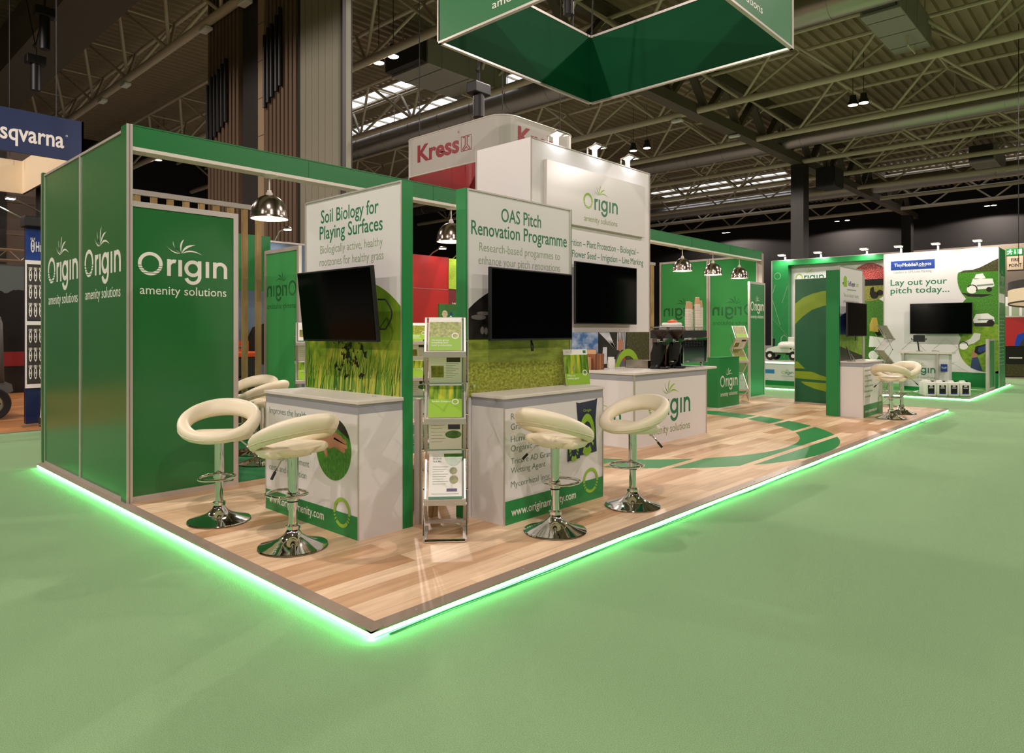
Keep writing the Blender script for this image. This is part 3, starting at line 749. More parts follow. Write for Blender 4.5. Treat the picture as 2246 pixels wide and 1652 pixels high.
def bag(x, z, w, h, y):
    b = B(); b.mi = 0
    b.prism([(x,z),(x+w,z+.01),(x+w*.97,z+h*.25),(x+w*.93,z+h*.6),(x+w*1.02,z+h),(x+w*.9,z+h*.975),(x+w*.1,z+h*.95),(x-w*.02,z+h*.97),(x+w*.06,z+h*.6),(x+w*.02,z+h*.3)],y,y+.003)
    b.mi = 1; N = 40; q = x+w*.5, z+h*.36
    for k in range(N):
        a0, a1 = 2*PI*k/N, 2*PI*(k+1)/N; s = math.sin((a0+a1)/2)
        if s < 0 and any(abs(s-c) < .07 for c in (-.15,-.42,-.7)): continue
        b.prism([(q[0]+math.cos(a)*r*w,q[1]+math.sin(a)*r*h) for a,r in ((a0,.38),(a1,.38),(a1,.24),(a0,.24))],y-.0012,y)
    b.mi = 2; b.text('Origin',x+w*.32,x+w*.70,z+h*.78,h*.05,y,.0,.001); b.mi = 3; b.text('Seed',x+w*.28,x+w*.72,z+h*.33,h*.07,y,.01,.0016)
    return b.obj('bag_print',['navy_bag','lime_ink','lime_ink','white_vinyl'],t)
bag(.845,.385,.27,.45,-.004); bag(.72,.36,.16,.26,-.008)
ringmark(t,1.03,.165,.102)
t = counter('white counter with faint text lines at the far end, below the turf software wall',(9.985,.72,PT),0,1.06,.35,h=.9)
B().box(.002,-.003,0,1.058,0,.2).obj('green_band','green_bright',t)
b = B()
for k,w_ in enumerate((.42,.36,.4,.46,.42,.3)):
    for j in range(5): b.box(.08+w_*j/5,-.001,.74-.085*k,.08+w_*(j+.78)/5,.001,.765-.085*k)
b.obj('lettering','pale_sage',t)
B().text('www.originamenity.com',.08,.72,.07,.055,-.0036,.004).obj('web_address','white_vinyl',t)
B().box(.62,-.004,.68,.92,-.0,.79).obj('printed_screen','photo_gloom',t); B().box(.65,-.005,.70,.89,-.004,.77).obj('printed_screen','grey_blue',t)
ringmark(t,.92,.22,.09)
# coffee counter
t = thing('counter','wide white coffee counter with green logo in the middle of the stand','counter',(5.02,1.81,PT))
B().box(0,0,0,1.8,.85,.86).obj('carcass','white_board',t)
B().box(-.003,-.003,.80,1.803,.853,.87).obj('top_rail','grey_tape',t)
B().box(-.015,-.02,.87,2.07,.87,.9,.004).obj('worktop','white_top',t)
B().box(-.012,-.012,0,.012,.0,.87).obj('corner_profile','alu',t); B().box(1.788,-.008,0,1.804,.0,.87).obj('corner_profile','alu',t)
logo_green(t,.32,.335,1.03)
lt = logo_green(t,0,0,.62); lt.rotation_euler = (0,0,FX); lt.location = (0,.80,.30)

# green plinth with the white logo
t = thing('display_plinth','green box plinth with white logo beside the end of the coffee counter','plinth',(9.55,2.99,PT))
B().box(0,0,.02,.86,.3,.9).obj('body','green_bright',t); B().box(-.006,-.006,.9,.866,.306,.915).obj('plinth_top','green_wall',t); B().box(-.02,-.02,0,.88,.3,.02).obj('plinth_base','white_top',t)
logo_white(t,.09,.385,.70,hz=1.12)

# ---------------------------------------------------------------- white tower
t = thing('display_tower','tall white box tower with raised logo board, three floodlights on top','tower',(4.91,3.33,PT))
TW, TH = 2.92, 3.95
B().box(0,0,0,TW,1.03,TH).obj('tower_body','white_board',t)
B().box(-.008,-.008,0,.012,.0,TH).obj('edge_profile','alu_flat',t); B().box(TW-.012,-.008,0,TW+.008,0,TH).obj('edge_profile','alu_flat',t); B().box(0,-.008,TH-.012,TW,0,TH+.004).obj('edge_profile','alu_flat',t)
B().box(-.008,1.02,0,.0,1.04,TH).obj('edge_profile','alu_flat',t)
sb = B().box(.26,-.055,2.885,2.70,0,3.70,.004).obj('sign_board','white_gloss',t)
lg = logo_green(t,1.07,3.155,.86,-.0556); 
lines(t,'heading','green_ink',-.0006,.0,('Nutrition – Plant Protection – Biological –',.68,2.60,2.60,.10),('Flower Seed – Irrigation – Line Marking',.88,2.73,2.44,.10))
for x0,x1,m in ((.25,1.50,'photo_sky'),(1.50,2.26,'photo_dark'),(2.26,2.92,'photo_tree')):
    B().box(x0,-.003,.80,x1,0,1.375).obj('photo_print',m,t)
b = B()
for k in range(9): b.prism([(1.52+.03*k,1.37),(1.54+.03*k,1.37),(1.95,1.12),(1.93,1.12)],-.004,-.003)
for k in range(6): b.prism([(2.0+.04*k,1.37),(2.02+.04*k,1.37),(2.0+.04*k,1.1),(1.985+.04*k,1.1)],-.004,-.003)
b.prism([(1.6,.9),(1.72,.9),(1.72,1.15),(1.62,1.15)],-.004,-.003)
b.obj('photo_motif','photo_sky_pale',t)
b = B(); b.prism([(2.0,1.2),(2.04,1.26),(2.11,1.27),(2.16,1.22),(2.15,1.12),(2.08,1.08),(2.01,1.1)],-.005,-.004); b.prism([(1.72,.82),(1.9,.86),(1.98,.9),(1.98,.84),(1.9,.8)],-.005,-.004); b.obj('photo_person','skin',t)
b = B(); b.prism([(1.92,.8),(1.98,1.0),(2.06,1.08),(2.18,1.05),(2.25,.9),(2.25,.8)],-.0046,-.004); b.obj('photo_coat',mat('photo_coat','5d5a66',.5),t)
b = B(); b.prism([(2.04,1.0),(2.14,1.08),(2.2,1.0),(2.2,.92),(2.1,.95)],-.0056,-.0048); b.obj('photo_vest',mat('photo_vest','b02a34',.5),t)
B().prism([(.25,.8),(.25,1.1),(.5,1.05),(.9,1.0),(1.2,1.02),(1.5,.96),(1.5,.8)],-.004,-.003).obj('photo_motif','photo_pitch',t)
b = B()
for k in range(20):
    a0, a1 = PI*(.04+.92*k/20), PI*(.04+.92*(k+1)/20)
    b.prism([(2.28+math.cos(a)*r,.72+math.sin(a)*r*1.1) for a,r in ((a0,.36),(a1,.36),(a1,.26),(a0,.26))],-.006,-.004)
b.obj('ring_mark','lime_ink',t)
# logo on the left cheek of the tower
lt = logo_green(t,0,0,.62); lt.rotation_euler = (0,0,FX); lt.location = (0,.82,2.88)
for k, x in enumerate((5.46,6.36,7.23)):
    f = thing('floodlight','LED floodlight on a white arm, %s of three along the white tower top' % ('leftmost','middle','rightmost')[k],'floodlight',(x,3.33,4.0),group='floodlights on the white tower')
    B().box(-.03,0,-.02,.03,.05,.14).obj('arm','plastic_white',f)
    B().tube([(-.13,.06,0),(-.13,.06,.12),(-.13,-.1,.15),(.13,-.1,.15),(.13,.0,.15)],.012,6).obj('bracket','steel',f)
    hd = B().box(-.075,-.13,.13,.075,-.0,.155,.005).obj('flood_head','plastic_white',f); hd.rotation_euler = (math.radians(-28),0,0)
    B().box(-.06,-.12,.122,.06,-.015,.13).obj('flood_lens','flood_glow',hd)
    lamp('SPOT','flood_light',(0,-.12,.12),5,(.93,.95,1.0),f,.05,(math.radians(20),0,0),math.radians(150),.7)
# ================================================================ hanging green square banner
t = thing('hanging_banner','huge green square ring banner hanging above the stand, white lettering','hanging banner',(4.52,1.13,5.5))
S, H = 3.6, 1.2
def side(p, rz, nm):
    o = B().box(0,0,.02,S,.012,H).obj('banner_side','green_film_ring',t); o.location = p; o.rotation_euler = (0,0,rz)
    B().box(.0,.018,.02,S,.03,H).obj('banner_lining','green_lining',o)
    r = B(); r.box(-.01,-.012,0,S+.01,.042,.03); r.box(-.01,-.012,0,.012,.042,H); r.box(-.01,-.012,H-.02,S+.01,.042,H+.02)
    r.obj('banner_frame','alu',o); 
    return o
o1 = side((0,0,0),0,'f'); o2 = side((S,0,0),PI/2,'r'); o3 = side((S,S,0),PI,'b'); o4 = side((0,S,0),-PI/2,'l')
logo_white(o1,1.05,.46,1.52,-.0006,sub=False); logo_white(o4,1.05,.46,1.52,-.0006,sub=False)
for o in (o1,o4): B().text('amenity solutions',1.07,2.55,.155,.105,-.0006,.0).obj('lettering','white_vinyl',o)
for sx in (.1,S-.1):
    for sy in (.1,S-.1): B().cyl((sx,sy,H),(S/2+(sx-S/2)*.6,S/2+(sy-S/2)*.6,5.4),.012,n=6).obj('suspension_cable','black_matt',t)
t = thing('chain_hoist','chain motor with a long dangling chain above the green square banner','chain hoist',(8.6,5.6,7.9))
B().box(-.2,-.14,0,.2,.14,.3,.03).obj('motor','black_matt',t); B().cyl((0,0,-.35),(0,0,0),.1,n=12).obj('chain_bag','black_matt',t,smooth='auto'); B().cyl((.12,0,-1.0),(.12,0,0),.018,n=6).obj('chain','dark_steel',t); B().cyl((0,0,.3),(0,0,3.4),.015,n=6).obj('sling','black_matt',t)

# ================================================================ pendant lamps under the fascia
def pendant():
    t = thing('pendant_lamp','x','pendant lamp',(0,0,0),group='dome pendant lamps under the fascia')
    B().lathe([(.001,.0),(.075,.0),(.08,-.012),(.055,-.03),(.02,-.035)],n=24).obj('ceiling_rose','white_top',t,smooth='auto')
    B().cyl((0,0,-.03),(0,0,-.20),.007,n=8).obj('cord','white_top',t)
    B().lathe([(.018,-.15),(.022,-.17),(.03,-.175),(.03,-.205),(.02,-.215)],n=16).obj('lamp_holder','white_top',t,smooth='auto')
    prof = [(.022,-.195)] + [(.172*math.sin(a)**.9, -.195-.21*(1-math.cos(a))) for a in [PI/2*k/14 for k in range(1,15)]] + [(.176,-.415)]
    sh = B().lathe(prof,n=40).obj('lamp_shade','nickel',t,smooth=True)
    inn = [(r-.006,z-.002) for r,z in prof[1:]]
    B().lathe([(.178,-.415),(.178,-.421),(.168,-.421),(.168,-.412)],n=40).obj('shade_rim','nickel',sh,smooth='auto')
    B().lathe(inn,n=40).obj('shade_lining','shade_white',sh,smooth=True)
    B().lathe([(.001,-.40),(.03,-.395),(.045,-.365),(.04,-.33),(.022,-.29),(.018,-.23)],n=20).obj('bulb','bulb_glow',t,smooth=True)
    return t
PL = bpy.data.lights.new('pendant_light','POINT'); PL.energy = 8; PL.color = (1,.88,.72); PL.shadow_soft_size = .02
p0 = pendant(); first = True
for x, lab in ((1.305,'nickel dome pendant lamp above the gap beside the large white logo panel'),(3.61,'nickel dome pendant lamp half hidden behind the pitch renovation wall'),
               (9.12,'nickel dome pendant lamp under the right fascia, nearest the white tower'),(10.28,'nickel dome pendant lamp under the right fascia, middle one'),(11.42,'nickel dome pendant lamp under the right fascia, farthest from the tower')):
    if first: o = p0; o.location = (x,3.45,2.925); o['label'] = lab; first = False
    else: o = dup(p0,(x,3.45,2.925),label=lab)
    l = bpy.data.objects.new('pendant_light',PL); COL.objects.link(l); l.parent = o; l.location = (0,0,-.45)

# ================================================================ bar stools
def stool():
    t = thing('bar_stool','x','bar stool',(0,0,0),group='cream bar stools')
    B().lathe([(.001,.004),(.218,.004),(.222,.008),(.218,.014),(.19,.022),(.14,.037),(.09,.058),(.058,.083),(.043,.105),(.040,.118),(.046,.122),(.046,.14),(.034,.146),(.03,.15)],n=48).obj('base','chrome',t,smooth='auto')
    col = B().cyl((0,0,.14),(0,0,.60),.028,n=24).obj('column','chrome',t,smooth='auto')
    B().cyl((0,0,.30),(0,0,.60),.0335,n=24).obj('column_sleeve','chrome',col,smooth='auto')
    B().cyl((0,0,.293),(0,0,.301),.0345,n=24).obj('column_ring','black_rubber',col,smooth='auto')
    f = [(.033*math.cos(a)-.0,.0+.033*math.sin(a)) for a in (0,)]
    pts = []
    for k in range(25):
        a = PI*k/24; pts.append((.115*math.cos(a),-.10-.115*math.sin(a)*.85,.335))
    pts += [(-.115,-.02,.335),(-.085,.035,.335),(-.03,.045,.335),(.03,.045,.335),(.085,.035,.335),(.115,-.02,.335)]
    B().tube(pts,.010,10,closed=True).obj('footrest','chrome',t,smooth=True)
    B().cyl((0,0,.32),(0,0,.352),.043,n=20).obj('footrest_collar','chrome',t,smooth='auto')
    B().box(-.08,-.08,.595,.08,.08,.61).obj('seat_plate','dark_steel',t)
    B().tube([(.04,.02,.60),(.13,.06,.585),(.17,.075,.545),(.21,.09,.50)],.006,8).obj('lever','chrome',t,smooth=True)
    B().cyl((.188,.082,.525),(.222,.095,.487),.009,n=10).obj('lever_grip','black_rubber',t,smooth='auto')
    # seat pad: thick rounded cushion, straight across at the back
    b = B(); n = 40; rings = []
    prof = [(.08,.592),(.15,.594),(.198,.602),(.220,.626),(.220,.648),(.20,.664),(.12,.671),(.001,.667)]
    def outline(r, a):
        c, q = math.cos(a), math.sin(a)
        if q < 0: return (r*1.06*c, r*q-.008)
        return (r*1.06*math.copysign(abs(c)**.55,c), min(r*q*1.3,.075*r/.22)-.008)
    for r,z in prof:
        rings.append([b.bm.verts.new((*outline(r,2*PI*k/n), z)) for k in range(n)])
    for i in range(len(prof)-1):
        for k in range(n): b._f([rings[i][k],rings[i][(k+1)%n],rings[i+1][(k+1)%n],rings[i+1][k]])
    b._f(rings[0][::-1]); b._f(rings[-1])
    b.obj('seat','cream_leather',t,smooth=True)
    # one padded band that runs round the seat front and rises to the back
    b = B(); N, K = 56, 16; R = []; seam = []
    for i in range(N):
        a = 2*PI*i/N; s = math.sin(a); u = (s+1)/2
        rx, ry = .228+.028*u, .205+.03*u
        cxx, cyy, cz = rx*math.cos(a), ry*s, .632+.182*u
        hw, hh = .046-.006*u, .037+.031*u               # half thickness, half height
        tilt = .5*u                                    # leans outwards at the back
        out = Vector((math.cos(a)/rx, s/ry, 0)).normalized(); up = Vector((0,0,1))
        e1 = (out*math.cos(tilt)-up*math.sin(tilt)); e2 = (up*math.cos(tilt)+out*math.sin(tilt))
        ring = []
        for k in range(K):
            q = 2*PI*k/K; c, d = math.cos(q), math.sin(q)
            c = math.copysign(abs(c)**.75,c); d = math.copysign(abs(d)**.85,d)
            ring.append(b.bm.verts.new(Vector((cxx,cyy,cz)) + e1*c*hw + e2*d*hh))
        R.append(ring); seam.append(Vector((cxx,cyy,cz))+e1*hw*.97-e2*hh*.25)
    for i in range(N):
        for k in range(K): b._f([R[i][k],R[(i+1)%N][k],R[(i+1)%N][(k+1)%K],R[i][(k+1)%K]])
    bk = b.obj('backrest','cream_leather',t,smooth=True)
    # shell under the band that joins it to the pad
    b = B(); L0, L1 = [], []
    for i in range(N):
        a = 2*PI*i/N; s = math.sin(a); u = (s+1)/2
        L0.append(b.bm.verts.new((.235*math.cos(a),.205*s if s < .1 else .205*(.1+(s-.1)*.40),(.626+.05*u if s < .1 else .640))))
        L1.append(b.bm.verts.new((.12*math.cos(a),.10*s,.594)))
    for i in range(N): b._f([L0[i],L0[(i+1)%N],L1[(i+1)%N],L1[i]])
    b._f(L1)
    b.obj('seat_shell','cream_leather',t,smooth=True)
    B().tube(seam,.0035,6,closed=True).obj('piping','cream_seam',bk,smooth=True)
    return t
# angle: where the back points (degrees in plan)
ST = [((.34,2.36),52,'cream ring-backed bar stool with its open front to us, by the large white logo panel'),
      ((.395,1.405),-84,'cream ring-backed bar stool seen from behind, at the counter with the round hand photo'),
      ((1.82,.385),-182,'cream ring-backed bar stool seen from behind, at the counter with the navy seed bag print'),
      ((2.775,.37),-10,'cream ring-backed bar stool turned side-on, in front of the coffee counter'),
      ((10.22,.38),-185,'far cream bar stool seen from behind, at the far counter'),
      ((11.07,.43),-15,'far cream bar stool with its ring open to us, behind its twin'),
      ((1.82,4.84),25,'cream bar stool inside the left booth, the one with its round back highest'),
      ((1.60,4.2),-60,'cream bar stool inside the left booth, its tilted ring before the other')]
s0 = stool()
for k,((x,y),a,lab) in enumerate(ST):
    rz = math.radians(a-90)
    if k == 0: o = s0; o.location = (x,y,PT); o.rotation_euler = (0,0,rz); o['label'] = lab
    else: o = dup(s0,(x,y,PT+(.004 if k > 5 else 0)),rz,lab)

# ================================================================ televisions
def tv(lab, loc, rz, w, h, tilt=0.0, cable=None, off=.09):
    t = thing('television', lab, 'television', loc, rz)
    b = B().box(0,-.03,0,w,.002,h,.004).obj('body','black_matt',t)
    s = B().box(.012,-.0335,.016,w-.012,-.03,h-.012).obj('screen','screen',t)
    for o in (b,s): o.rotation_euler = (tilt,0,0)
    B().box(w*.35,.002,h*.25,w*.65,off,h*.72).obj('wall_bracket','dark_steel',t)
    if cable: B().tube(cable,.006,8).obj('cable','black_rubber',t,smooth=True)
    return t
tv('black television tilted down on the soil biology wall',(1.02,2.30,1.37),FX,.985,.54,math.radians(6),[(.95,.0,.30)]+[(.985+.075*math.sin(PI*k/8),.04,.30-.21*k/8) for k in range(9)]+[(.97,.0,.09)])
tv('black television on the pitch renovation wall with a lamp glint in its upper corner',(1.755,.98,1.372),0,.985,.556,0,[(.5,.01,.0),(.485,-.005,-.05),(.49,-.005,-.085),(.505,-.005,-.085),(.51,-.005,-.05),(.5,.01,0)])
tv('large black television on the white tower under the service list',(5.74,3.26,1.54),0,1.56,.88,0,None,.07)
tv('black television on the turf software wall with a dark red reflection',(9.95,.97,1.35),0,1.0,.56,0,[(.5,.01,.0),(.49,0,-.05),(.52,.02,-.07)],.1)

# ================================================================ brochure racks and brochures
def rack(lab, loc, rz):
    t = thing('brochure_rack', lab, 'brochure rack', loc, rz, group='folding brochure racks')
    w = .265
    N = [(.14,1.485),(.0,1.255),(.20,1.03),(.0,.81),(.20,.57),(.0,.27)]
    for k in range(5):
        (y0,z0),(y1,z1) = N[k],N[k+1]
        if k % 2 == 0:
            tr = B().beam((.0,y0,z0),(.0,y1,z1),.012,.012).beam((w,y0,z0),(w,y1,z1),.012,.012).beam((0,y0,z0),(w,y0,z0),.012,.012).obj('tray_frame','alu',t)
            B().quad((0,y0+.006,z0),(w,y0+.006,z0),(w,y1+.006,z1),(0,y1+.006,z1)).obj('tray_sheet','smoke_sheet',tr)
            B().box(-.008,y1-.03,z1-.035,w+.008,y1+.004,z1+.006,.003).obj('tray_lip','alu',t)
        else:
            tr = B().beam((.0,y0+.01,z0-.03),(.0,y1,z1),.022,.01).beam((w,y0+.01,z0-.03),(w,y1,z1),.022,.01).beam((0,y1,z1),(w,y1,z1),.02,.012).obj('tray_frame','alu',t)
            B().quad((0,y0+.016,z0-.03),(w,y0+.016,z0-.03),(w,y1+.006,z1),(0,y1+.006,z1)).obj('tray_sheet','smoke_sheet',tr)
    for x in (0,w):
        B().beam((x,.01,.24),(x,.22,.075),.022,.012).obj('leg','alu',t)
        B().beam((x,.24,.02),(x,-.06,.012),.026,.02).obj('foot','alu',t)
        s = -.012 if x == 0 else w+.012
        for a,c in (((.17,1.33),(.03,1.05)),((.03,1.05),(.17,.82)),((.17,.82),(.03,.60)),((.03,.60),(.17,.3)),((.17,.3),(.0,.03))):
            B().cyl((s,a[0],a[1]),(s,c[0],c[1]),.004,n=8).obj('link_rod','chrome',t)
    b = B()
    for s in (-.014,w+.014):
        for y,z in ((.17,1.33),(.03,1.05),(.17,.82),(.03,.6),(.17,.3)): b.cyl((s-.008,y,z),(s+.008,y,z),.008,n=10)
    b.obj('link_rivet','chrome',t)
    B().cyl((0,-.06,.012),(w,-.06,.012),.012,n=12).obj('foot_bar','chrome',t); B().box(-.01,.22,.05,w+.01,.245,.075).obj('rear_bar','alu',t)
    return t

NODES = [(.14,1.485),(.0,1.255),(.20,1.03),(.0,.81),(.20,.57),(.0,.27)]
def brochure(lab, loc, rz, tray, kind):
    """stack of leaflets lying against one tray; built flat in its own frame, then leaned"""
    (y0,z0),(y1,z1) = NODES[tray],NODES[tray+1]
    fr = tray % 2 == 0
    t = thing('brochure', lab, 'brochure', loc, rz, group='brochures in the racks')
    L = math.hypot(y1-y0,z1-z0); w = .222; h = L*.97
    an = math.atan2(y0-y1, z0-z1)
    Mx = Matrix.Translation((.022, y1-(.012 if fr else .016), z1+.004)) @ Matrix.Rotation(-an,4,'X')
    def P(b, nm, m):
        o = b.obj(nm, m, t); o.matrix_local = Mx; return o
    th = .012
    P(B().box(0,-th,0,w,0,h),'pages','paper')
    if kind == 'grass':
        P(B().box(.004,-th-.001,h*.40,w-.004,-th,h*.86),'cover_photo','photo_turf'); P(B().box(.004,-th-.001,.0,w-.004,-th,h*.40),'cover_band','lime_ink')
        b = B()
        for k,s_ in enumerate(('Amenity grass','breeding and','seed production')): b.text(s_,.02,.02+.009*len(s_),h*(.29-.075*k),.013,-th-.001,.01,.0006)
        P(b,'lettering','white_vinyl')
    elif kind == 'blades':
        P(B().box(.0,-th-.001,h*.52,w,-th,h*.92),'cover_photo','photo_blades'); P(B().box(.0,-th-.001,.0,w,-th,h*.52),'cover_band','lime_ink')
        b = B(); b.text('Symbio Compost',.02,.15,h*.43,.014,-th-.001,.012,.0006); P(b,'lettering','white_vinyl')
    elif kind == 'data':
        P(B().box(.0,-th-.001,.0,w,-th,.014),'cover_band','green_ink'); P(B().box(.12,-th-.001,h*.74,w-.01,-th,h*.94),'cover_photo','photo_gloom'); P(B().box(.015,-th-.001,h*.24,.10,-th,h*.62),'cover_photo','photo_field')
        b = B()
        for k in range(9): b.box(.115,-th-.0006,h*(.68-.055*k),.20-.02*(k%3),-th,h*(.69-.055*k))
        P(b,'lettering','grey_ink')
    elif kind == 'seed':
        P(B().box(.0,-th-.001,.0,w,-th,.012),'cover_band','green_ink')
        b = B(); b.prism([(.165+.055*math.cos(a*PI/12),h*.55+.04*math.sin(a*PI/12)) for a in range(24)],-th-.001,-th); P(b,'cover_photo','photo_pitch'); P(B().box(.13,-th-.0008,h*.72,.21,-th,h*.97),'cover_photo','navy_bag')
        b = B()
        for k in range(6): b.box(.015,-th-.0006,h*(.85-.11*k),.11-.02*(k%2),-th,h*(.86-.11*k))
        P(b,'lettering','grey_ink')
    elif kind == 'mix':
        P(B().box(.0,-th-.001,.0,w,-th,.014),'cover_band','green_ink')
        b = B(); b.prism([(.165+.065*math.cos(a),h*.92+.09*math.sin(a)) for a in [PI+PI*k/14 for k in range(15)]],-th-.001,-th); P(b,'cover_photo','photo_pitch')
        b = B(); b.prism([(.165+.026*math.cos(a*PI/10),h*.56+.026*math.sin(a*PI/10)) for a in range(20)],-th-.001,-th); b.prism([(.168+.03*math.cos(a*PI/10),h*.38+.03*math.sin(a*PI/10)) for a in range(20)],-th-.001,-th); P(b,'cover_spots','photo_field')
        b = B(); b.text('20-20-30',.025,.085,h*.80,.012,-th-.0006,.01,.0006); b.text('Tank Mix',.025,.085,h*.74,.012,-th-.0006,.01,.0006); P(b,'lettering','dark_ink')
        b = B()
        for k in range(8): b.box(.025,-th-.0006,h*(.64-.05*k),.13-.015*(k%3),-th,h*(.648-.05*k))
        b.box(.02,-th-.0006,h*.09,w-.02,-th,h*.10); P(b,'text_lines','grey_ink'); P(B().box(.12,-th-.0008,h*.14,.19,-th,h*.2),'cover_chart','purple_ink')
    elif kind == 'field':
        P(B().box(.0,-th-.001,h*.3,w,-th,h*.97),'cover_photo','photo_field'); P(B().box(.0,-th-.001,.0,w,-th,h*.3),'cover_band','lime_ink')
    if kind in ('grass','blades'):
        b = B(); b.ringp(.178,h*.44,.024,.017,-th-.0016,-th-.0008,n=24); P(b,'ring_mark','white_vinyl')
    return t
ra = (1.065,.885,PT); rr = math.radians(-42.5)
rack('folding brochure rack standing between the two white counters, full of leaflets',ra,rr)
for k,(kd,lab) in enumerate((('grass','topmost brochure in the near rack, turf field cover with a lime green foot'),('data','second brochure down in the near rack, text page with a harvester photo'),('blades','third brochure down in the near rack, tall grass blades above a lime page'),('seed','fourth brochure down in the near rack, white page with navy bags'),('mix','lowest brochure in the near rack, white page with a round pitch photo'))):
    brochure(lab,ra,rr,k,kd)
ra2 = (10.75,3.22,PT); rr2 = math.radians(-36)
rack('folding brochure rack behind the green box plinth',ra2,rr2)
for k,(kd,lab) in enumerate((('field','topmost brochure in the rack behind the green plinth, field photo on a lime foot'),('data','second brochure in the rack behind the green plinth, text page'),('field','third brochure in the rack behind the green plinth, just above the plinth top'))): brochure(lab,ra2,rr2,k,kd)
ra3 = (12.07,.80,PT); rr3 = math.radians(48)
rack('folding brochure rack seen side-on beyond the far counter',ra3,rr3)
for k,(kd,lab) in enumerate((('data','topmost brochure in the side-on rack beyond the far counter'),('field','second brochure in the side-on rack beyond the far counter'),('grass','third brochure in the side-on rack, bright lime cover'))): brochure(lab,ra3,rr3,k,kd)

# leaflet stood up on the second counter
t = thing('leaflet_stand','clear stand with a grass cover leaflet on the right end of the pitch counter','leaflet',(2.72,1.0,.98),math.radians(-18))
tl = math.radians(-10)
def L(b, nm, m):
    o = b.obj(nm,m,t); o.rotation_euler = (tl,0,0); return o
L(B().box(0,0,0.002,.25,.004,.31),'pages','paper'); L(B().box(0,-.001,.10,.25,0,.262),'cover_photo','photo_blades'); L(B().box(0,-.001,.004,.25,0,.10),'cover_band','lime_ink')
b = B(); b.text('What is a',.02,.10,.075,.016,-.001,.012,.0006); b.text('wetting agent?',.02,.14,.052,.016,-.001,.012,.0006); b.text('origin',.02,.06,.283,.012,-.0004,0,.0006); L(b,'lettering','white_vinyl')
b = B(); b.ringp(.205,.105,.025,.017,-.0022,-.0012,n=24); L(b,'ring_mark','white_vinyl'); L(B().box(.205,-.001,.275,.235,0,.30),'corner_mark','green_ink')
B().prism([(0.06,0.0),(.11,.2),(.0,.001)],.02,.024).obj('easel_back','smoke_sheet',t)
B().box(0,.0,0,.25,.11,.003).obj('stand_foot','smoke_sheet',t)

# ================================================================ on the coffee counter
CT = .95
def grinder(lab, x, y, rz):
    t = thing('coffee_grinder', lab, 'coffee grinder', (x,y,CT), rz, group='coffee grinders')
    B().box(-.085,-.11,0,.085,.13,.03,.008).obj('base','black_matt',t)
    b = B(); b.prism([(-.12,.03),(-.02,.03),(.03,.10),(.04,.16),(.06,.31),(-.08,.33),(-.12,.2)],-.075,.075)
    for v in b.bm.verts: v.co = (v.co.y, -v.co.x, v.co.z)
    b.obj('body','black_gloss',t)
    B().lathe([(.088,.0),(.088,.03),(.075,.06),(.075,.29),(.085,.33),(.085,.345),(.04,.35)],c=(0,.02,0),n=28,cap=True).obj('motor_housing','black_gloss',t,smooth='auto')
    B().lathe([(.035,.34),(.04,.37),(.035,.39)],n=20,c=(0,.01,0)).obj('collar','chrome',t,smooth='auto')
    B().lathe([(.035,.385),(.07,.43),(.115,.475),(.118,.53),(.123,.535)],n=32,c=(0,.01,0)).obj('hopper','smoke_plastic',t,smooth=True)
    B().lathe([(.03,.388),(.065,.432),(.108,.477),(.108,.505),(.001,.512)],n=32,c=(0,.01,0)).obj('coffee_beans','coffee_beans',t,smooth=True)
    B().lathe([(.124,.532),(.126,.545),(.06,.556),(.001,.558)],n=32,c=(0,.01,0)).obj('hopper_lid','smoke_plastic',t,smooth=True)
    B().cyl((.03,-.11,.10),(.03,-.16,.10),.01,n=8).obj('fork','chrome',t); B().box(.05,.08,.0,.075,.105,.03).obj('foot','chrome',t)
    return t
grinder('black coffee grinder with a clear bean hopper, next to the steel tray',6.0,2.03,math.radians(20))
grinder('black coffee grinder with a clear bean hopper, between the other grinder and the coffee machine',6.25,1.945,math.radians(20))
t = thing('coffee_machine','espresso machine with mirror-bright back and black top, stacked with paper cups','coffee machine',(6.42,1.95,CT))
MW, MD = .64, .46
B().box(0,0,.06,MW,MD,.37,.012).obj('body','mirror_steel' if 'mirror_steel' in MATS else mat('mirror_steel','6d7686',.08,1.0),t)
B().box(-.02,-.02,.055,0.0,MD+.02,.40).obj('side_panel','chrome',t); B().box(MW,-.02,.055,MW+.02,MD+.02,.40).obj('side_panel','chrome',t)
b = B(); b.prism([(-.025,.39),(MW*.25,.40),(MW*.75,.40),(MW+.025,.41),(MW+.02,.50),(-.02,.50)],-.012,MD+.02); b.obj('top_cover','black_matt',t)
b = B()
for k in range(7):
    for j in range(4): b.box(.05+.08*k,-.004,.29+.02*j,.105+.08*k,.0,.298+.02*j)
b.obj('vent_slot','black_matt',t)
for x in (.03,MW-.03):
    for y in (.04,MD-.04): B().cyl((x,y,0),(x,y,.06),.02,n=12).obj('foot','chrome',t)
b = B(); b.tube([(0,0,.54),(MW,0,.54),(MW,MD,.54),(0,MD,.54)],.005,6,closed=True)
for x in (0,MW*.5,MW):
    for y in (0,MD): b.cyl((x,y,.49),(x,y,.54),.004,n=6)
b.obj('cup_rail','chrome',t)
B().tube([(-.03,-.02,.06),(-.03,-.02,.36),(MW*.2,-.02,.385)],.007,6).obj('steam_pipe','chrome',t)
B().box(.05,MD,.02,MW-.05,MD+.12,.06).obj('drip_tray','black_matt',t)
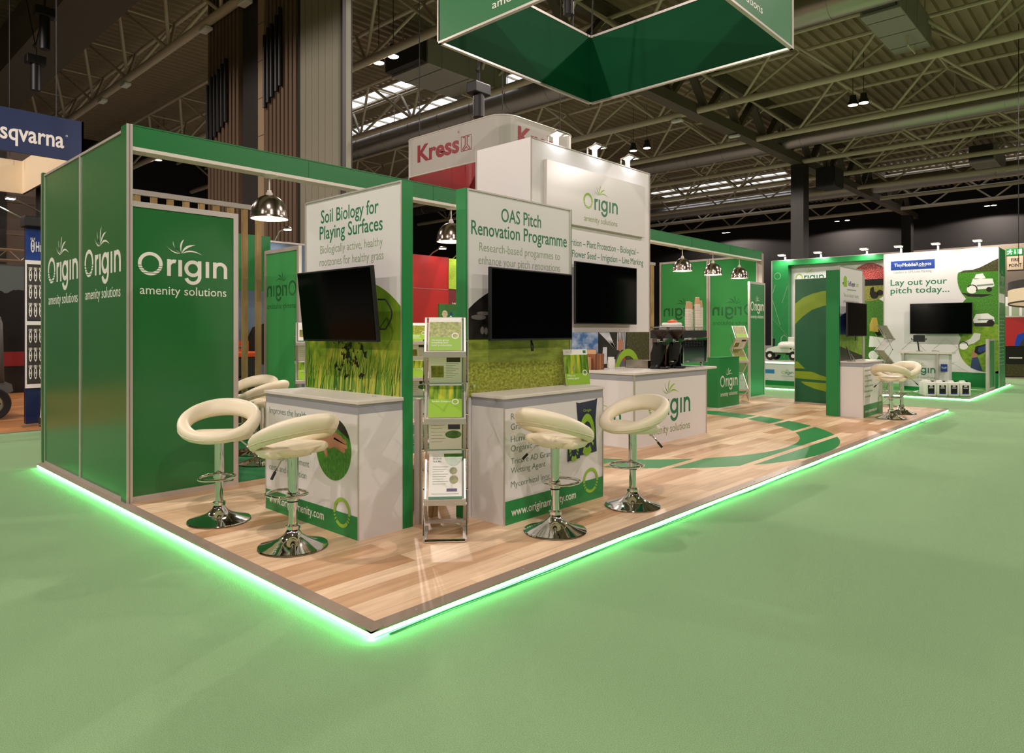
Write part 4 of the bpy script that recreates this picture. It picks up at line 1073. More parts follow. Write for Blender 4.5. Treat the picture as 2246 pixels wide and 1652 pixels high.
# paper cups: every cup of every stack is a cup
cup = thing('paper_cup','x','cup',(0,0,0),group='paper cups stacked on the coffee machine')
B().lathe([(.041,.004),(.029,.108),(.001,.108)],n=18).obj('sleeve','kraft',cup,smooth='auto')
B().lathe([(.028,.106),(.030,.107),(.030,.112),(.027,.112)],n=18).obj('foot_rim','paper',cup,smooth='auto')
B().lathe([(.039,.0),(.043,.0),(.0445,.004),(.043,.009),(.040,.009)],n=18).obj('rim','paper',cup,smooth='auto')
first = True
for s,(dx,dy,n,zt,nm) in enumerate(((.26,.06,20,1.735,'left-hand'),(.43,.12,20,1.73,'second'),(.50,.05,25,1.80,'tallest'),(.595,.06,22,1.755,'right-hand'))):
    z0 = CT+.50
    for k in range(n):
        z = z0+(zt-z0)*k/(n-1)
        lab = ('brown paper cup at the very top of the %s cup stack' % nm) if k == n-1 else 'brown paper cup in the %s cup stack, number %d from its bottom' % (nm,k+1)
        loc = (6.42+dx,1.95+dy,z+.001*s)
        if first: o = cup; o.location = loc; o['label'] = lab; first = False
        else: dup(cup,loc,label=lab)
t = thing('cup_tray','white folded cloths and lids heaped in the wire rail behind the grinders','cloth',(6.44,2.03,1.452))
B().box(0,0,0,.19,.30,.06,.02).obj('cloth_stack','plastic_white',t); B().box(.02,.02,.06,.17,.27,.105,.02).obj('cloth_stack','paper',t)
t = thing('orange_cloth','small orange cloth lying on the white heap beside the paper cups','cloth',(6.54,2.17,1.558))
b = B(); b.lathe([(.001,0),(.07,.0),(.075,.012),(.05,.03),(.001,.035)],n=14); b.obj('fold','orange',t,smooth=True); B().lathe([(.001,.03),(.03,.031),(.02,.045),(.001,.047)],c=(.02,.01,0),n=10).obj('fold','orange',t,smooth=True)
t = thing('knock_box','shallow brushed steel box on the coffee counter in front of the grinders','box',(5.95,2.19,CT))
b = B(); b.box(0,0,0,.24,.36,.006); b.box(0,0,0,.006,.36,.1); b.box(.234,0,0,.24,.36,.1); b.box(0,0,0,.24,.006,.1); b.box(0,.354,0,.24,.36,.1); b.obj('tray','steel',t)
B().box(-.006,-.006,.096,.246,.366,.102).obj('rim','steel',t); 
t = thing('cardboard_box','open brown cardboard box at the left end of the coffee counter','box',(5.22,2.50,CT))
b = B(); b.box(0,0,0,.17,.005,.2); b.box(0,.145,0,.17,.15,.2); b.box(0,0,0,.005,.15,.2); b.box(.165,0,0,.17,.15,.2); b.box(0,0,0,.17,.15,.005); b.obj('carton','brown_card',t)
B().box(.0,.005,.2,.004,.145,.25).obj('flap','kraft',t); B().box(.01,.148,.2,.16,.152,.255).obj('flap','kraft',t); B().box(.084,-.001,.0,.09,0,.2).obj('tape','kraft',t)
t = thing('cardboard_box','smaller kraft box behind the open cardboard box on the coffee counter','box',(5.16,2.42,CT)); t.location = (5.10,2.56,CT)
B().box(0,0,0,.10,.09,.16,.004).obj('carton','kraft',t); B().box(-.001,.03,.159,.101,.05,.161).obj('tape','brown_card',t)
t = thing('milk_jug','white jug with a handle beside the cardboard box','jug',(5.62,2.55,CT))
B().lathe([(.001,0),(.045,0),(.05,.02),(.045,.10),(.04,.14),(.043,.15)],n=20).obj('body','plastic_white',t,smooth='auto'); B().tube([(.045,0,.03),(.085,0,.04),(.085,0,.11),(.042,0,.125)],.008,8).obj('handle','plastic_white',t,smooth=True)
t = thing('cardboard_box','brown carton half hidden behind the grinders beside the coffee machine','box',(6.22,2.12,CT))
B().box(0,0,0,.1,.1,.25,.003).obj('carton','brown_card',t); B().box(-.002,.0,.25,.102,.1,.30).obj('flap','kraft',t)
# laptop on the far counter
t = thing('tablet_stand','thin silver tablet propped on the far counter','tablet',(10.05,.92,.95),math.radians(-68))
s = B().box(-.005,-.11,0,.005,.11,.26,.003).obj('tablet','steel',t); s.rotation_euler = (0,math.radians(-16),0)
B().tube([(-.01,0,.12),(.06,0,.004),(-.02,0,.004)],.006,6).obj('prop','steel',t); B().box(-.06,-.08,0,.06,.08,.006).obj('foot_plate','steel',t)
# low silver post next to the brochure rack
t = thing('low_post','short silver frame post standing by the green end of the soil biology wall','post',(1.26,1.2,PT))
B().box(0,0,0,.045,.04,.90).obj('shaft','alu',t); B().box(.015,-.002,.0,.03,0,.9).obj('groove','alu_dark',t); B().box(0,0,.9,.045,.04,.905).obj('cap','alu_dark',t)
# ================================================================ second stand, to the far right
P2 = .05; QX, QY = 14.84, .08
t = thing('exhibition_platform','second raised stand floor with green turf, far to the right, glowing green edge','platform',(QX,QY,0))
B().box(.05,.05,0,5.6,6.4,P2).obj('turf_deck','turf_floor' if 'turf_floor' in MATS else mat('turf_floor','3f8a34',.9,noise=((90,90,90),[(.3,'35782c'),(.7,'4c9a40')],2)),t)
B().box(0,0,.034,5.65,.06,P2+.003).obj('edge_trim','alu_dark',t); B().box(0,0.06,.034,.06,6.45,P2+.003).obj('edge_trim','alu_dark',t)
B().box(0.0,.008,.012,5.6,.02,.031).obj('led_strip','led_core',t); B().box(.008,0.0,.012,.02,6.4,.031).obj('led_strip','led_core',t)
b = B(); b.box(.9,.3,P2-.001,.97,6.3,P2+.002); b.box(.9,1.2,P2-.001,3.3,1.27,P2+.002); b.box(2.6,.15,P2-.001,2.67,1.2,P2+.002); b.obj('turf_marking','paper',t)
def circ(cx, cz, r, w, z0, z1, n=48):
    """circle outline cut to the board"""
    return [(min(max(cx+r*math.cos(2*PI*k/n),0),w), min(max(cz+r*math.sin(2*PI*k/n),z0),z1)) for k in range(n)]
t = thing('display_wall','tall white wall of the second stand with blue robot company sign and pitch photos','display wall',(18.3,2.58,P2),FX)
wt, ht = 2.52, 3.43
B().box(0,0,0,wt,.12,ht).obj('wall_board','white_board',t); B().box(-.01,-.006,0,.012,.0,ht).obj('edge_profile','alu',t)
sg = B().box(.17,-.006,2.99,1.18,0,3.225).obj('name_sign','blue_board',t)
b = B(); b.text('Tiny',.25,.435,3.075,.085,-.006); b.text('Mobile',.445,.745,3.075,.085,-.006,.016); b.text('Robots',.755,1.10,3.075,.085,-.006); b.box(.82,-.008,3.055,.98,-.006,3.063); b.obj('lettering','white_vinyl',sg)
B().text('Leaders in GPS Line Marking',.24,1.11,2.90,.06,-.001).obj('strapline','grey_ink',t)
lines(t,'heading','green_ink',-.0006,.01,('Lay out your',.16,1.45,2.585,.155),('pitch today...',.16,1.50,2.375,.155))
b = B(); b.prism(circ(2.5,1.62,.86,wt-.002,.9,2.3),-.002,0); b.obj('photo_print','photo_lawn',t)
b = B(); b.prism(circ(2.46,2.70,.79,wt-.002,2.0,2.85),-.003,0); b.obj('photo_print','photo_lawn',t)
b = B(); b.prism(circ(2.46,2.70,.79,wt-.002,2.84,3.42),-.003,0); b.obj('photo_print','photo_sky_pale',t)
b = B(); b.prism([(1.70,2.84),(1.8,2.89),(2.0,2.9),(2.15,2.95),(2.3,3.03),(2.42,3.1),(2.518,3.14),(2.518,2.84)],-.004,-.002); b.obj('photo_motif','photo_tree',t)
b = B(); b.prism(circ(2.3,.98,.60,wt-.002,.38,1.6),-.0025,0); b.obj('photo_print','photo_pitch_lime',t)
b = B(); b.prism([(1.92,2.42),(2.0,2.68),(2.4,2.66),(2.44,2.48),(2.3,2.42),(2.0,2.40)],-.006,-.003); b.prism([(2.02,2.66),(2.06,2.78),(2.2,2.80),(2.26,2.68)],-.006,-.003); b.prism(circ(1.98,2.42,.11,9,0,9,20),-.0065,-.003)
b.prism([(2.0,1.66),(2.06,1.80),(2.3,1.82),(2.43,1.72),(2.44,1.60),(2.02,1.58)],-.006,-.003); b.prism([(1.76,1.09),(1.95,1.20),(2.02,1.34),(2.16,1.32),(2.14,1.18),(2.02,1.08),(1.9,1.04)],-.0056,-.003); b.prism(circ(1.80,1.02,.10,9,0,9,20),-.0064,-.003); b.prism(circ(2.0,2.42,.04,9,0,9,14),-.0075,-.003)
b.obj('photo_robot','plastic_white',t)
b = B(); b.prism(circ(2.33,2.40,.06,9,0,9,16),-.007,-.004); b.prism(circ(2.36,1.58,.08,9,0,9,16),-.007,-.004); b.prism([(1.75,2.34),(2.0,2.30),(2.4,2.28),(2.2,2.22),(1.9,2.24)],-.005,-.003); b.prism([(2.02,1.58),(2.42,1.58),(2.4,1.5),(2.04,1.5)],-.0056,-.003); b.prism([(2.03,.86),(2.05,1.0),(2.36,1.10),(2.40,.96),(2.12,.8)],-.0072,-.004); b.ringp(1.98,2.42,.115,.09,-.0073,-.0066,a0=-.6,a1=2.6,n=16); b.ringp(1.80,1.02,.105,.085,-.0074,-.0066,a0=0,a1=3.6,n=16)
b.obj('photo_motif','photo_gloom',t)
B().prism([(2.10,.88),(2.11,.98),(2.32,1.05),(2.34,.96),(2.15,.85)],-.0082,-.0074).obj('photo_screen','photo_blue',t)
b = B(); b.prism([(2.08,2.52),(2.42,2.54),(2.42,2.50),(2.08,2.48)],-.0068,-.006); b.prism([(2.1,1.68),(2.42,1.68),(2.42,1.65),(2.1,1.65)],-.0068,-.006); b.obj('photo_trim','grey_ink',t)
b = B(); b.prism([(1.96,.72),(2.0,.92),(2.08,.88),(2.08,.74)],-.0066,-.004); b.prism([(2.3,.92),(2.46,.98),(2.46,.92),(2.32,.88)],-.0076,-.004); b.obj('photo_hand','skin',t)
b = B(); b.prism([(1.95,.48),(1.98,.74),(2.1,.74),(2.2,.40),(2.08,.42)],-.0062,-.004); b.obj('photo_sleeve','blue_cloth',t)
B().box(.9,-.003,.0,wt-.003,0,.36).obj('green_band','green_bright',t)
b = B()
for p,q in (((.42,.9),(.7,1.18)),((.7,1.18),(1.4,.42)),((1.15,.93),(1.42,1.2)),((1.42,1.2),(1.75,.9)),((1.35,.62),(1.75,1.0)),((1.4,.42),(1.62,.62)),((1.5,.62),(1.9,.37))): b.beam((p[0],-.002,p[1]),(q[0],-.002,q[1]),.008,.002)
b.obj('line_pattern','olive_ink',t)
tv('wide black television on the white wall of the second stand',(18.18,1.93,1.36),FX,1.36,.78)
t = thing('display_wall','green end wall of the second stand with small pale writing, beside the tall white wall','display wall',(18.3,.06,P2))
B().box(0,0,0,1.05,.12,3.42).obj('wall_board','green_wall',t); B().box(-.01,-.006,0,.012,0,3.42).obj('edge_profile','alu',t)
logo_white(t,.15,2.6,.75,m='pale_sage'); B().box(.1,-.003,2.08,.9,0,2.3).obj('name_strip','white_board',t)
b = B()
for k in range(14):
    for j in range(3): b.box(.15+.25*j,-.002,.55+.09*k,.30+.25*j,0,.57+.09*k)
b.obj('text_lines','pale_sage',t)
t = framed('barrier','low green framed barrier at the open edge of the second stand','barrier',(17.45,.12,P2),0,.82,1.2,'green_wall',fr=.05)
B().box(-.1,.0,0,0,.06,1.2).obj('end_post','alu',t)
# left half of the second stand: header, pillar, white wall
t = thing('display_wall','white wall under the green lit header of the second stand, round photos on it','display wall',(18.55,5.6,P2),FX)
B().box(0,0,0,3.0,.1,3.3).obj('wall_board','white_board',t)
logo_green(t,.60,2.83,.80,hz=1.1)
lines(t,'heading','green_ink',-.0006,.015,('P',.62,.74,2.42,.17),('li',.62,.71,2.12,.17),('s',.62,.73,1.84,.17))
b = B(); b.prism(circ(2.55,1.70,.62,2.998,.3,2.3),-.002,0); b.prism(circ(2.75,.8,.5,2.998,.2,1.3),-.0021,0); b.obj('photo_print','photo_pitch',t)
b = B(); b.prism(circ(2.60,2.72,.52,2.998,2.0,2.80),-.003,0); b.obj('photo_print','photo_field',t)
b = B(); b.prism(circ(2.60,2.72,.52,2.998,2.80,3.3),-.003,0); b.obj('photo_print','photo_stand_red',t)
b = B(); b.prism([(2.1,2.62),(2.998,2.62),(2.998,2.80),(2.09,2.80)],-.0036,-.002); b.prism(circ(2.72,2.36,.10,9,0,9,20),-.006,-.004); b.prism(circ(2.86,2.42,.08,9,0,9,20),-.006,-.004); b.prism([(2.6,2.36),(2.62,2.55),(2.7,2.6),(2.72,2.45)],-.0056,-.004); b.prism(circ(2.84,1.35,.10,9,0,9,20),-.004,-.002); b.obj('photo_motif','photo_gloom',t)
b = B(); b.prism([(2.60,1.38),(2.6,1.56),(2.66,1.75),(2.78,1.75),(2.82,1.5),(2.82,1.36)],-.0044,-.002); b.obj('photo_motif',mat('photo_yellow','b09a3c',.5),t)
b = B(); b.prism([(2.58,.95),(2.95,.95),(2.95,1.2),(2.6,1.25)],-.0044,-.002); b.prism(circ(2.70,.72,.13,9,0,9,20),-.005,-.002); b.obj('photo_robot','plastic_white',t)
t = thing('display_pillar','green pillar with thin pale zigzag lines at the left end of the second stand','pillar',(18.3,5.6,P2),FX)
B().box(0,0,0,.48,.3,3.3).obj('pillar_body','green_wall',t); B().box(-.012,-.006,0,.01,0,3.45).obj('edge_profile','alu',t)
b = B()
for p,q in (((.02,2.3),(.25,1.55)),((.25,1.55),(.47,2.2)),((.02,1.75),(.45,1.25)),((.2,1.5),(.02,1.2)),((.38,1.32),(.12,.7)),((.02,1.2),(.2,.5)),((.45,1.0),(.35,.6)),((.3,2.2),(.46,2.7)),((.03,2.5),(.1,2.75))): b.beam((p[0],-.002,p[1]),(q[0],-.002,q[1]),.01,.002)
b.ringp(.17,3.0,.10,.088,-.003,0,n=30)
b.obj('line_pattern','pale_sage',t)
t = thing('header_beam','green header beam along the top of the second stand, lit by small floodlights','fascia',(18.3,5.6,P2),FX)
B().box(0,-.0,3.3,3.02,.3,3.45).obj('header_board','green_bright',t); B().box(0,-.004,3.45,3.02,.3,3.462).obj('edge_profile','alu',t)
for k,y in enumerate((5.21,4.2,3.0,2.17,1.33,.45)):
    f = thing('floodlight','small floodlight on top of the second stand wall, %s from its left end' % ORD[k],'floodlight',(18.3,y,3.49),FX,group='floodlights of the second stand')
    B().box(-.02,0,0,.02,.04,.12).obj('arm','plastic_white',f); B().beam((0,.02,.11),(0,-.22,.15),.02,.02).obj('boom','steel',f)
    h = B().box(-.09,-.34,.13,.09,-.16,.16,.005).obj('flood_head','plastic_white',f); B().box(-.08,-.33,.122,.08,-.17,.13).obj('flood_lens','spot_glow',h)
    lamp('SPOT','flood_light',(0,-.25,.11),30,(1,.96,.9),f,.05,(math.radians(28),0,0),math.radians(140),.7)
# counter with the tablet
t = thing('counter','pale round-fronted counter with green logo on the second stand','counter',(16.3,1.72,P2),FX)
b = B(); n = 12; pts = [(0,.42)] + [(k*.98/n, .10-.10*math.sin(PI*k/n)) for k in range(n+1)] + [(.98,.42)]
b.prism(pts,.03,.86,'xy'); b.obj('carcass','white_board',t)
b = B(); b.prism([(-.05,.46)] + [(-.05+k*1.1/n, .06-.12*math.sin(PI*k/n)) for k in range(n+1)] + [(1.05,.46)],.86,.91,'xy'); b.obj('worktop','white_top',t)
b = B(); b.prism([(-.005,.42)] + [(k*.98/n, .09-.105*math.sin(PI*k/n)) for k in range(n+1)] + [(.985,.42)],.0,.09,'xy'); b.obj('green_foot','green_bright',t)
B().box(.05,-.0,.09,.09,.09,.86).obj('corner_profile','alu',t); B().box(.76,-.02,.09,.80,.09,.86).obj('corner_profile','alu',t)
logo_green(t,.14,.42,.60,-.022); B().box(.84,.0,.46,.965,.04,.63).obj('name_strip','blue_board',t); B().text('TinyM',.85,.955,.53,.04,-.001).obj('lettering','white_vinyl',t)
t = thing('tablet_holder','black tablet holder on a thin stem on the round-fronted counter','tablet holder',(16.5,1.36,.96))
B().cyl((0,0,0),(0,0,.008),.07,n=20).obj('foot','black_matt',t); B().cyl((0,0,.008),(0,.03,.24),.014,n=10).obj('stem','black_matt',t)
h = B().box(-.02,-.12,.22,.02,.12,.38,.008).obj('holder','black_matt',t)
for s in (-1,1): B().tube([(0,s*.12,.27),(-.02,s*.15,.27),(-.03,s*.15,.31)],.01,6).obj('clamp','black_matt',t)
B().tube([(.05,-.25,.006),(-.03,-.3,.02),(.02,-.38,.01),(-.04,-.42,.012)],.006,6).obj('cable','black_rubber',t)
# jerry cans
j = thing('jerry_can','x','jerry can',(0,0,0),group='white jerry cans on the second stand')
b = B(); b.box(-.112,-.085,0,.112,.085,.30,.022); b.obj('body','plastic_white',j,smooth='auto')
b = B(); b.tube([(-.085,0,.29),(-.07,0,.312),(.01,0,.314),(.03,0,.29)],.022,8); b.obj('handle','plastic_white',j,smooth=True)
B().cyl((.068,0,.285),(.068,0,.325),.024,n=14).obj('cap','black_matt',j,smooth='auto')
lb = B().box(-.066,-.088,.05,.066,-.084,.235).obj('label_sheet','black_matt',j)
B().box(-.06,-.089,.05,.06,-.0875,.075).obj('label_band','blue_board',lb); b = B(); b.box(-.03,-.089,.205,.03,-.0875,.228); b.box(-.045,-.089,.17,.045,-.0875,.185); b.obj('label_print','paper',lb)
JA = math.radians(-52)
for k,(x,y,l) in enumerate(((14.99,.84,'nearest the round-fronted counter, its plain side showing'),(15.12,.655,'second of the front row'),(15.255,.47,'third of the front row'),(15.39,.285,'last in the row, nearest the platform corner'),(15.15,.93,'hidden behind the first of the row'))):
    if k == 0: o = j; o.location = (x,y,P2); o.rotation_euler = (0,0,JA); o['label'] = 'white jerry can with black label, '+l
    else: dup(j,(x,y,P2),JA,'white jerry can with black label, '+l)
# robot on its lit plinth
t = thing('display_plinth','pale lit plinth carrying the white line marking robot on the second stand','plinth',(15.6,4.85,P2),FX)
B().box(0,0,.12,1.9,.7,.56).obj('body','white_board',t); B().box(-.01,-.01,0,1.91,.7,.12).obj('foot_band','green_bright',t); B().box(-.02,-.02,.60,1.92,.72,.63).obj('plinth_top','white_top',t)
B().box(-.005,-.006,.565,1.905,.7,.60).obj('led_strip','led_pale' if 'led_pale' in MATS else mat('led_pale','ffffff',.4,emit=(.55,1,.7),es=2.2),t)
logo_green(t,.60,.30,.30); B().box(.1,-.003,.30,.42,0,.40).obj('name_strip',mat('sign_blue','2f7fb8',.4),t)
t = thing('marking_robot','white line marking robot with dark wheels standing on the lit plinth','robot',(15.78,4.75,.68),FX)
b = B(); b.prism([(.0,.22),(.05,.30),(.25,.36),(.68,.36),(.86,.26),(.88,.2),(.02,.2)],.02,.5); b.obj('hull','plastic_white',t)
B().box(-.02,.0,.175,.9,.52,.2).obj('bumper','black_matt',t)
b = B(); b.lathe([(.001,.16),(.2,.15),(.28,.1),(.3,.03),(.28,0)],c=(.55,.24,.33),n=28); b.obj('dome_cover','plastic_white',t,smooth=True)
for x in (.12,.72):
    for y in (.05,.42): 
        w = B().lathe([(.05,-.04),(.11,-.04),(.12,-.02),(.12,.02),(.11,.04),(.05,.04)],c=(x,y,.12),n=24,axis='y').obj('wheel','black_rubber',t,smooth='auto')
        B().lathe([(.001,-.042),(.05,-.042),(.05,.042),(.001,.042)],c=(x,y,.12),n=16,axis='y').obj('hub','plastic_white',w,smooth='auto')
B().box(.55,.1,.42,.72,.3,.60,.02).obj('sensor_box','plastic_white',t); B().tube([(.36,.1,.40),(.38,.1,.58),(.45,.1,.66),(.53,.1,.6),(.54,.1,.45)],.009,6).obj('hoop','chrome',t)
B().cyl((.2,.1,.3),(.2,.1,.56),.03,n=12).obj('beacon','black_matt',t); B().box(.3,-.01,.14,.55,.3,.18).obj('spray_unit','green_moss',t)
b = B(); b.cyl((.66,.015,.30),(.66,.03,.30),.02,n=12); b.cyl((.75,.015,.28),(.75,.03,.28),.02,n=12); b.obj('port','black_matt',t)

# ================================================================ far right, beyond the second stand
t = thing('exit_sign','green illuminated exit sign with running figure, arrow and door, on the far hall wall','sign',(63.85,5.72,7.3),FX)
XS = B().box(0,0,0,1.62,.12,1.05).obj('sign_box','exit_green',t); XS.scale = (.65,1,.505)
b = B()
b.prism(circ(.42,.86,.07,9,0,9,14),-.006,0); b.prism([(.30,.72),(.44,.80),(.52,.66),(.64,.62),(.64,.57),(.48,.58),(.42,.46),(.56,.36),(.52,.12),(.46,.12),(.47,.32),(.34,.40),(.28,.22),(.08,.2),(.08,.26),(.22,.28),(.32,.56),(.2,.62),(.14,.5),(.09,.52),(.15,.68)],-.006,0)
b.prism([(.83,.85),(.91,.85),(.91,.35),(.99,.38),(.87,.15),(.75,.38),(.83,.35)],-.006,0); b.prism([(1.15,.14),(1.52,.14),(1.52,.9),(1.15,.9)],-.006,0)
b.obj('pictogram','exit_white',t).scale = (.65,1,.505)
t = thing('fire_point_sign','pale sign with black fire point lettering below the exit sign','sign',(63.85,5.66,6.17),FX)
B().box(0,0,0,1.02,.06,1.06).obj('sign_plate','cream_board',t); b = B(); b.text('FIRE',.26,.78,.64,.25,-.001,.02); b.text('POINT',.12,.92,.22,.25,-.001,.02); b.obj('lettering','black_matt',t)
t = thing('ring_banner','curved cream banner with a dark upper band at the right edge','banner',(30.5,-1.2,0))
for nm,m,z0,z1 in (('lower_band','cream_board',2.46,2.92),('upper_band','charcoal',2.92,3.22),('bottom_hem','charcoal',2.40,2.46)):
    b = B(); N = 36
    pr = [(2.6*math.cos(2*PI*k/N),2.6*math.sin(2*PI*k/N)) for k in range(N)]
    A = [b.bm.verts.new((x,y,z0+.14*x*-.3)) for x,y in pr]; C = [b.bm.verts.new((x,y,z1+.14*x*-.3)) for x,y in pr]
    for k in range(N): b._f([A[k],A[(k+1)%N],C[(k+1)%N],C[k]])
    b.obj(nm,m,t,smooth=True)
B().box(-2.62,-.3,2.8,-2.61,.1,3.0).obj('emblem','green_bright',t)
for a in (0.6,2.2,3.8,5.4): B().cyl((2.6*math.cos(a),2.6*math.sin(a),3.9),(2.6*math.cos(a),2.6*math.sin(a),12.6),.012,n=6).obj('suspension_cable','black_matt',t)
t = thing('stand_wall','plain red exhibition wall at the right edge','stand wall',(30.0,2.2,0),FX)
B().box(0,0,0,4,.08,1.95).obj('wall_board','red_board',t); B().box(0,-.01,1.95,4,.09,2.0).obj('edge_profile','alu',t); B().box(0,-.01,0,.03,0,1.95).obj('edge_profile','alu',t)
t = thing('shelf_display','white shelf unit with pale leaflets above the red wall at the right edge','shelf',(34.5,2.6,0),FX)
B().box(0,0,0,3,.4,2.9).obj('carcass','white_board',t); b = B()
for k in range(8): b.box(.1+.36*k,-.01,2.05,.36+.36*k,0,2.5)
b.obj('leaflet_front','pale_sage',t)
t = thing('banner_stand','black free-standing display board at the right edge beyond the second stand','display board',(23.7,.62,0),math.radians(-60))
B().box(0,0,.02,.55,.06,.98).obj('board','photo_gloom',t); B().box(.02,-.002,.05,.53,0,.42).obj('photo_print','photo_tree',t); B().box(0,-.1,0,.55,.16,.03).obj('foot','alu_dark',t); B().box(.1,-.003,.6,.45,-.001,.63).obj('lettering','paper',t)
t = thing('tractor','blue compact tractor with big black tyres behind the black display board','tractor',(25.6,-.2,0),math.radians(25))
b = B(); b.prism([(0,.75),(.1,1.35),(.5,1.42),(1.3,1.3),(1.5,1.05),(1.5,.7)],-.35,.35); b.obj('bonnet','blue_paint',t)
B().box(-.9,-.4,.5,.1,.4,.8).obj('chassis','tractor_dark',t); B().box(0,-.25,.4,1.5,.25,.72).obj('engine_block','tractor_dark',t)
for x,y,r in ((-.6,-.62,.62),(-.6,.62,.62),(1.15,-.5,.38),(1.15,.5,.38)):
    w = B().lathe([(r*.55,-.14),(r*.92,-.15),(r,-.08),(r,.08),(r*.92,.15),(r*.55,.14)],c=(x,y,r),n=28,axis='y').obj('tyre','black_rubber',t,smooth='auto'); B().lathe([(.001,-.12),(r*.56,-.10),(r*.56,.10),(.001,.12)],c=(x,y,r),n=20,axis='y').obj('rim','red_board',w,smooth='auto')
B().tube([(-.75,-.4,.8),(-.75,-.4,2.0),(-.75,.4,2.0),(-.75,.4,.8)],.04,8).obj('roll_bar','tractor_dark',t); B().box(-.8,-.25,.95,-.45,.25,1.1,.03).obj('seat','black_matt',t); b = B(); b.prism([(-.95,.9),(-.9,1.25),(-.3,1.25),(-.15,.95)],-.66,-.48); b.obj('fender','blue_paint',t); b = B(); b.prism([(-.95,.9),(-.9,1.25),(-.3,1.25),(-.15,.95)],.48,.66); b.obj('fender','blue_paint',t); B().tube([(.1,0,1.35),(-.05,0,1.5)],.02,6).obj('steering_column','tractor_dark',t)
b = B(); b.prism([(1.5,.6),(2.3,.9),(2.3,.75),(1.5,.45)],-.3,-.2); b.prism([(1.5,.6),(2.3,.9),(2.3,.75),(1.5,.45)],.2,.3); b.obj('loader_arm','blue_paint',t)

# ================================================================ white ring banner with red lettering, behind the tower
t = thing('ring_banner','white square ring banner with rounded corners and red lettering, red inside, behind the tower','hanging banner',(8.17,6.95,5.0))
rx, ry, rr_ = 2.5, 3.3, .42
pr = []
for cx_,cy_,a0 in ((rr_,rr_,PI),(rx-rr_,rr_,1.5*PI),(rx-rr_,ry-rr_,0),(rr_,ry-rr_,.5*PI)):
    pr += [(cx_+rr_*math.cos(a0+PI/2*k/8),cy_+rr_*math.sin(a0+PI/2*k/8)) for k in range(9)]
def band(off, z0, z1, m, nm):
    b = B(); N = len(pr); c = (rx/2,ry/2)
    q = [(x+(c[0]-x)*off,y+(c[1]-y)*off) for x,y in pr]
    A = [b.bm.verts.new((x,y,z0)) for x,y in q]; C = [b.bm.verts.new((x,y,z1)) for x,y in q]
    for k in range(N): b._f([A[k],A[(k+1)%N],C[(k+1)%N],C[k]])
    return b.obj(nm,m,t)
band(0,0,.87,mat('shaded_vinyl','b4afa6',.5),'outer_skin'); band(.02,.01,.86,'red_lining','inner_skin')  # white skin greyed: shade of its unlit face is put into the colour
b = B(); b.tube([(x,y,0) for x,y in pr],.014,6,closed=True); b.tube([(x,y,.87) for x,y in pr],.014,6,closed=True); b.obj('ring_tube','white_top',t)
def onleft(b, nm, m):
    o = b.obj(nm,m,t); o.rotation_euler = (0,0,FX); o.location = (-.004,ry,0); return o
onleft(B().text('Kress',.60,2.0,.30,.36,-.001,.03),'lettering','red_letter')
b = B(); b.box(2.06,-.003,.28,2.38,0,.29); b.box(2.06,-.003,.59,2.38,0,.60); b.box(2.06,-.003,.28,2.07,0,.60); b.box(2.37,-.003,.28,2.38,0,.60); b.prism([(2.12,.58),(2.2,.58),(2.2,.40),(2.12,.32),(2.14,.30),(2.22,.38),(2.30,.30),(2.32,.32),(2.24,.40),(2.24,.58),(2.32,.58),(2.32,.56),(2.26,.56),(2.26,.41),(2.35,.32),(2.30,.28),(2.22,.35),(2.14,.28),(2.09,.32),(2.18,.41),(2.18,.56),(2.12,.56)],-.003,0); b.ringp(1.98,.72,.025,.018,-.002,0,n=16); onleft(b,'emblem','red_letter')
o = B().text('Kress',.45,1.85,.32,.36,-.004,.03).obj('lettering','red_letter',t)
for x,y in ((.3,.3),(2.2,.3),(.3,3.0),(2.2,3.0)): B().cyl((x,y,.87),(x,y,7.6),.01,n=6).obj('suspension_cable','black_matt',t)
t = thing('stand_wall','glossy red panel wall with a lime felt panel, seen between two display walls','stand wall',(9.0,11.0,0))
B().box(0,0,0,1.32,.08,3.38).obj('wall_board','red_board',t); B().box(0,-.006,2.52,1.32,0,2.53).obj('panel_joint','alu_dark',t); B().box(-.03,-.01,0,0,.09,3.38).obj('edge_profile','alu',t)
B().box(1.32,-.02,2.55,2.2,.06,3.36).obj('felt_panel','lime_felt',t); B().text('WEE',1.43,1.70,2.10,.09,-.02,.02).obj('lettering','white_vinyl',t); B().box(1.32,-.0,0,2.2,.07,2.55).obj('wall_board',mat('wine_board','6e1420',.4),t)
for k,x in enumerate((.68,1.5)):
    f = thing('arm_spotlight','small arm spotlight above the red panel wall, %s one' % ('left','right')[k],'spotlight',(9.0+x,11.0,3.36),group='arm spotlights of the red wall')
    B().tube([(0,.04,0),(.02,-.1,.1),(.1,-.3,.2)],.015,6).obj('arm','steel',f); B().lathe([(.001,.0),(.1,.0),(.11,.03),(.04,.06)],c=(.12,-.36,.18),n=18).obj('lamp_head','steel',f,smooth='auto'); B().cyl((.12,-.36,.172),(.12,-.36,.18),.09,n=18).obj('lens','spot_glow',f)
    lamp('SPOT','spot_light',(.12,-.36,.16),12,(1,.93,.85),f,.05,(math.radians(25),0,0),math.radians(120),.8)
t = thing('poster_board','green poster with white spray bottle and round badge, before the red panel wall','poster',(8.73,9.6,0))
B().box(.05,0,0,1.3,.05,2.08).obj('board','green_moss',t); b = B(); b.prism([(.52+.38*math.cos(PI*k/16),1.50+.42*math.sin(PI*k/16)) for k in range(17)]+[(.14,.5),(.9,.5)],-.003,0); b.obj('arch_print','green_bright',t)
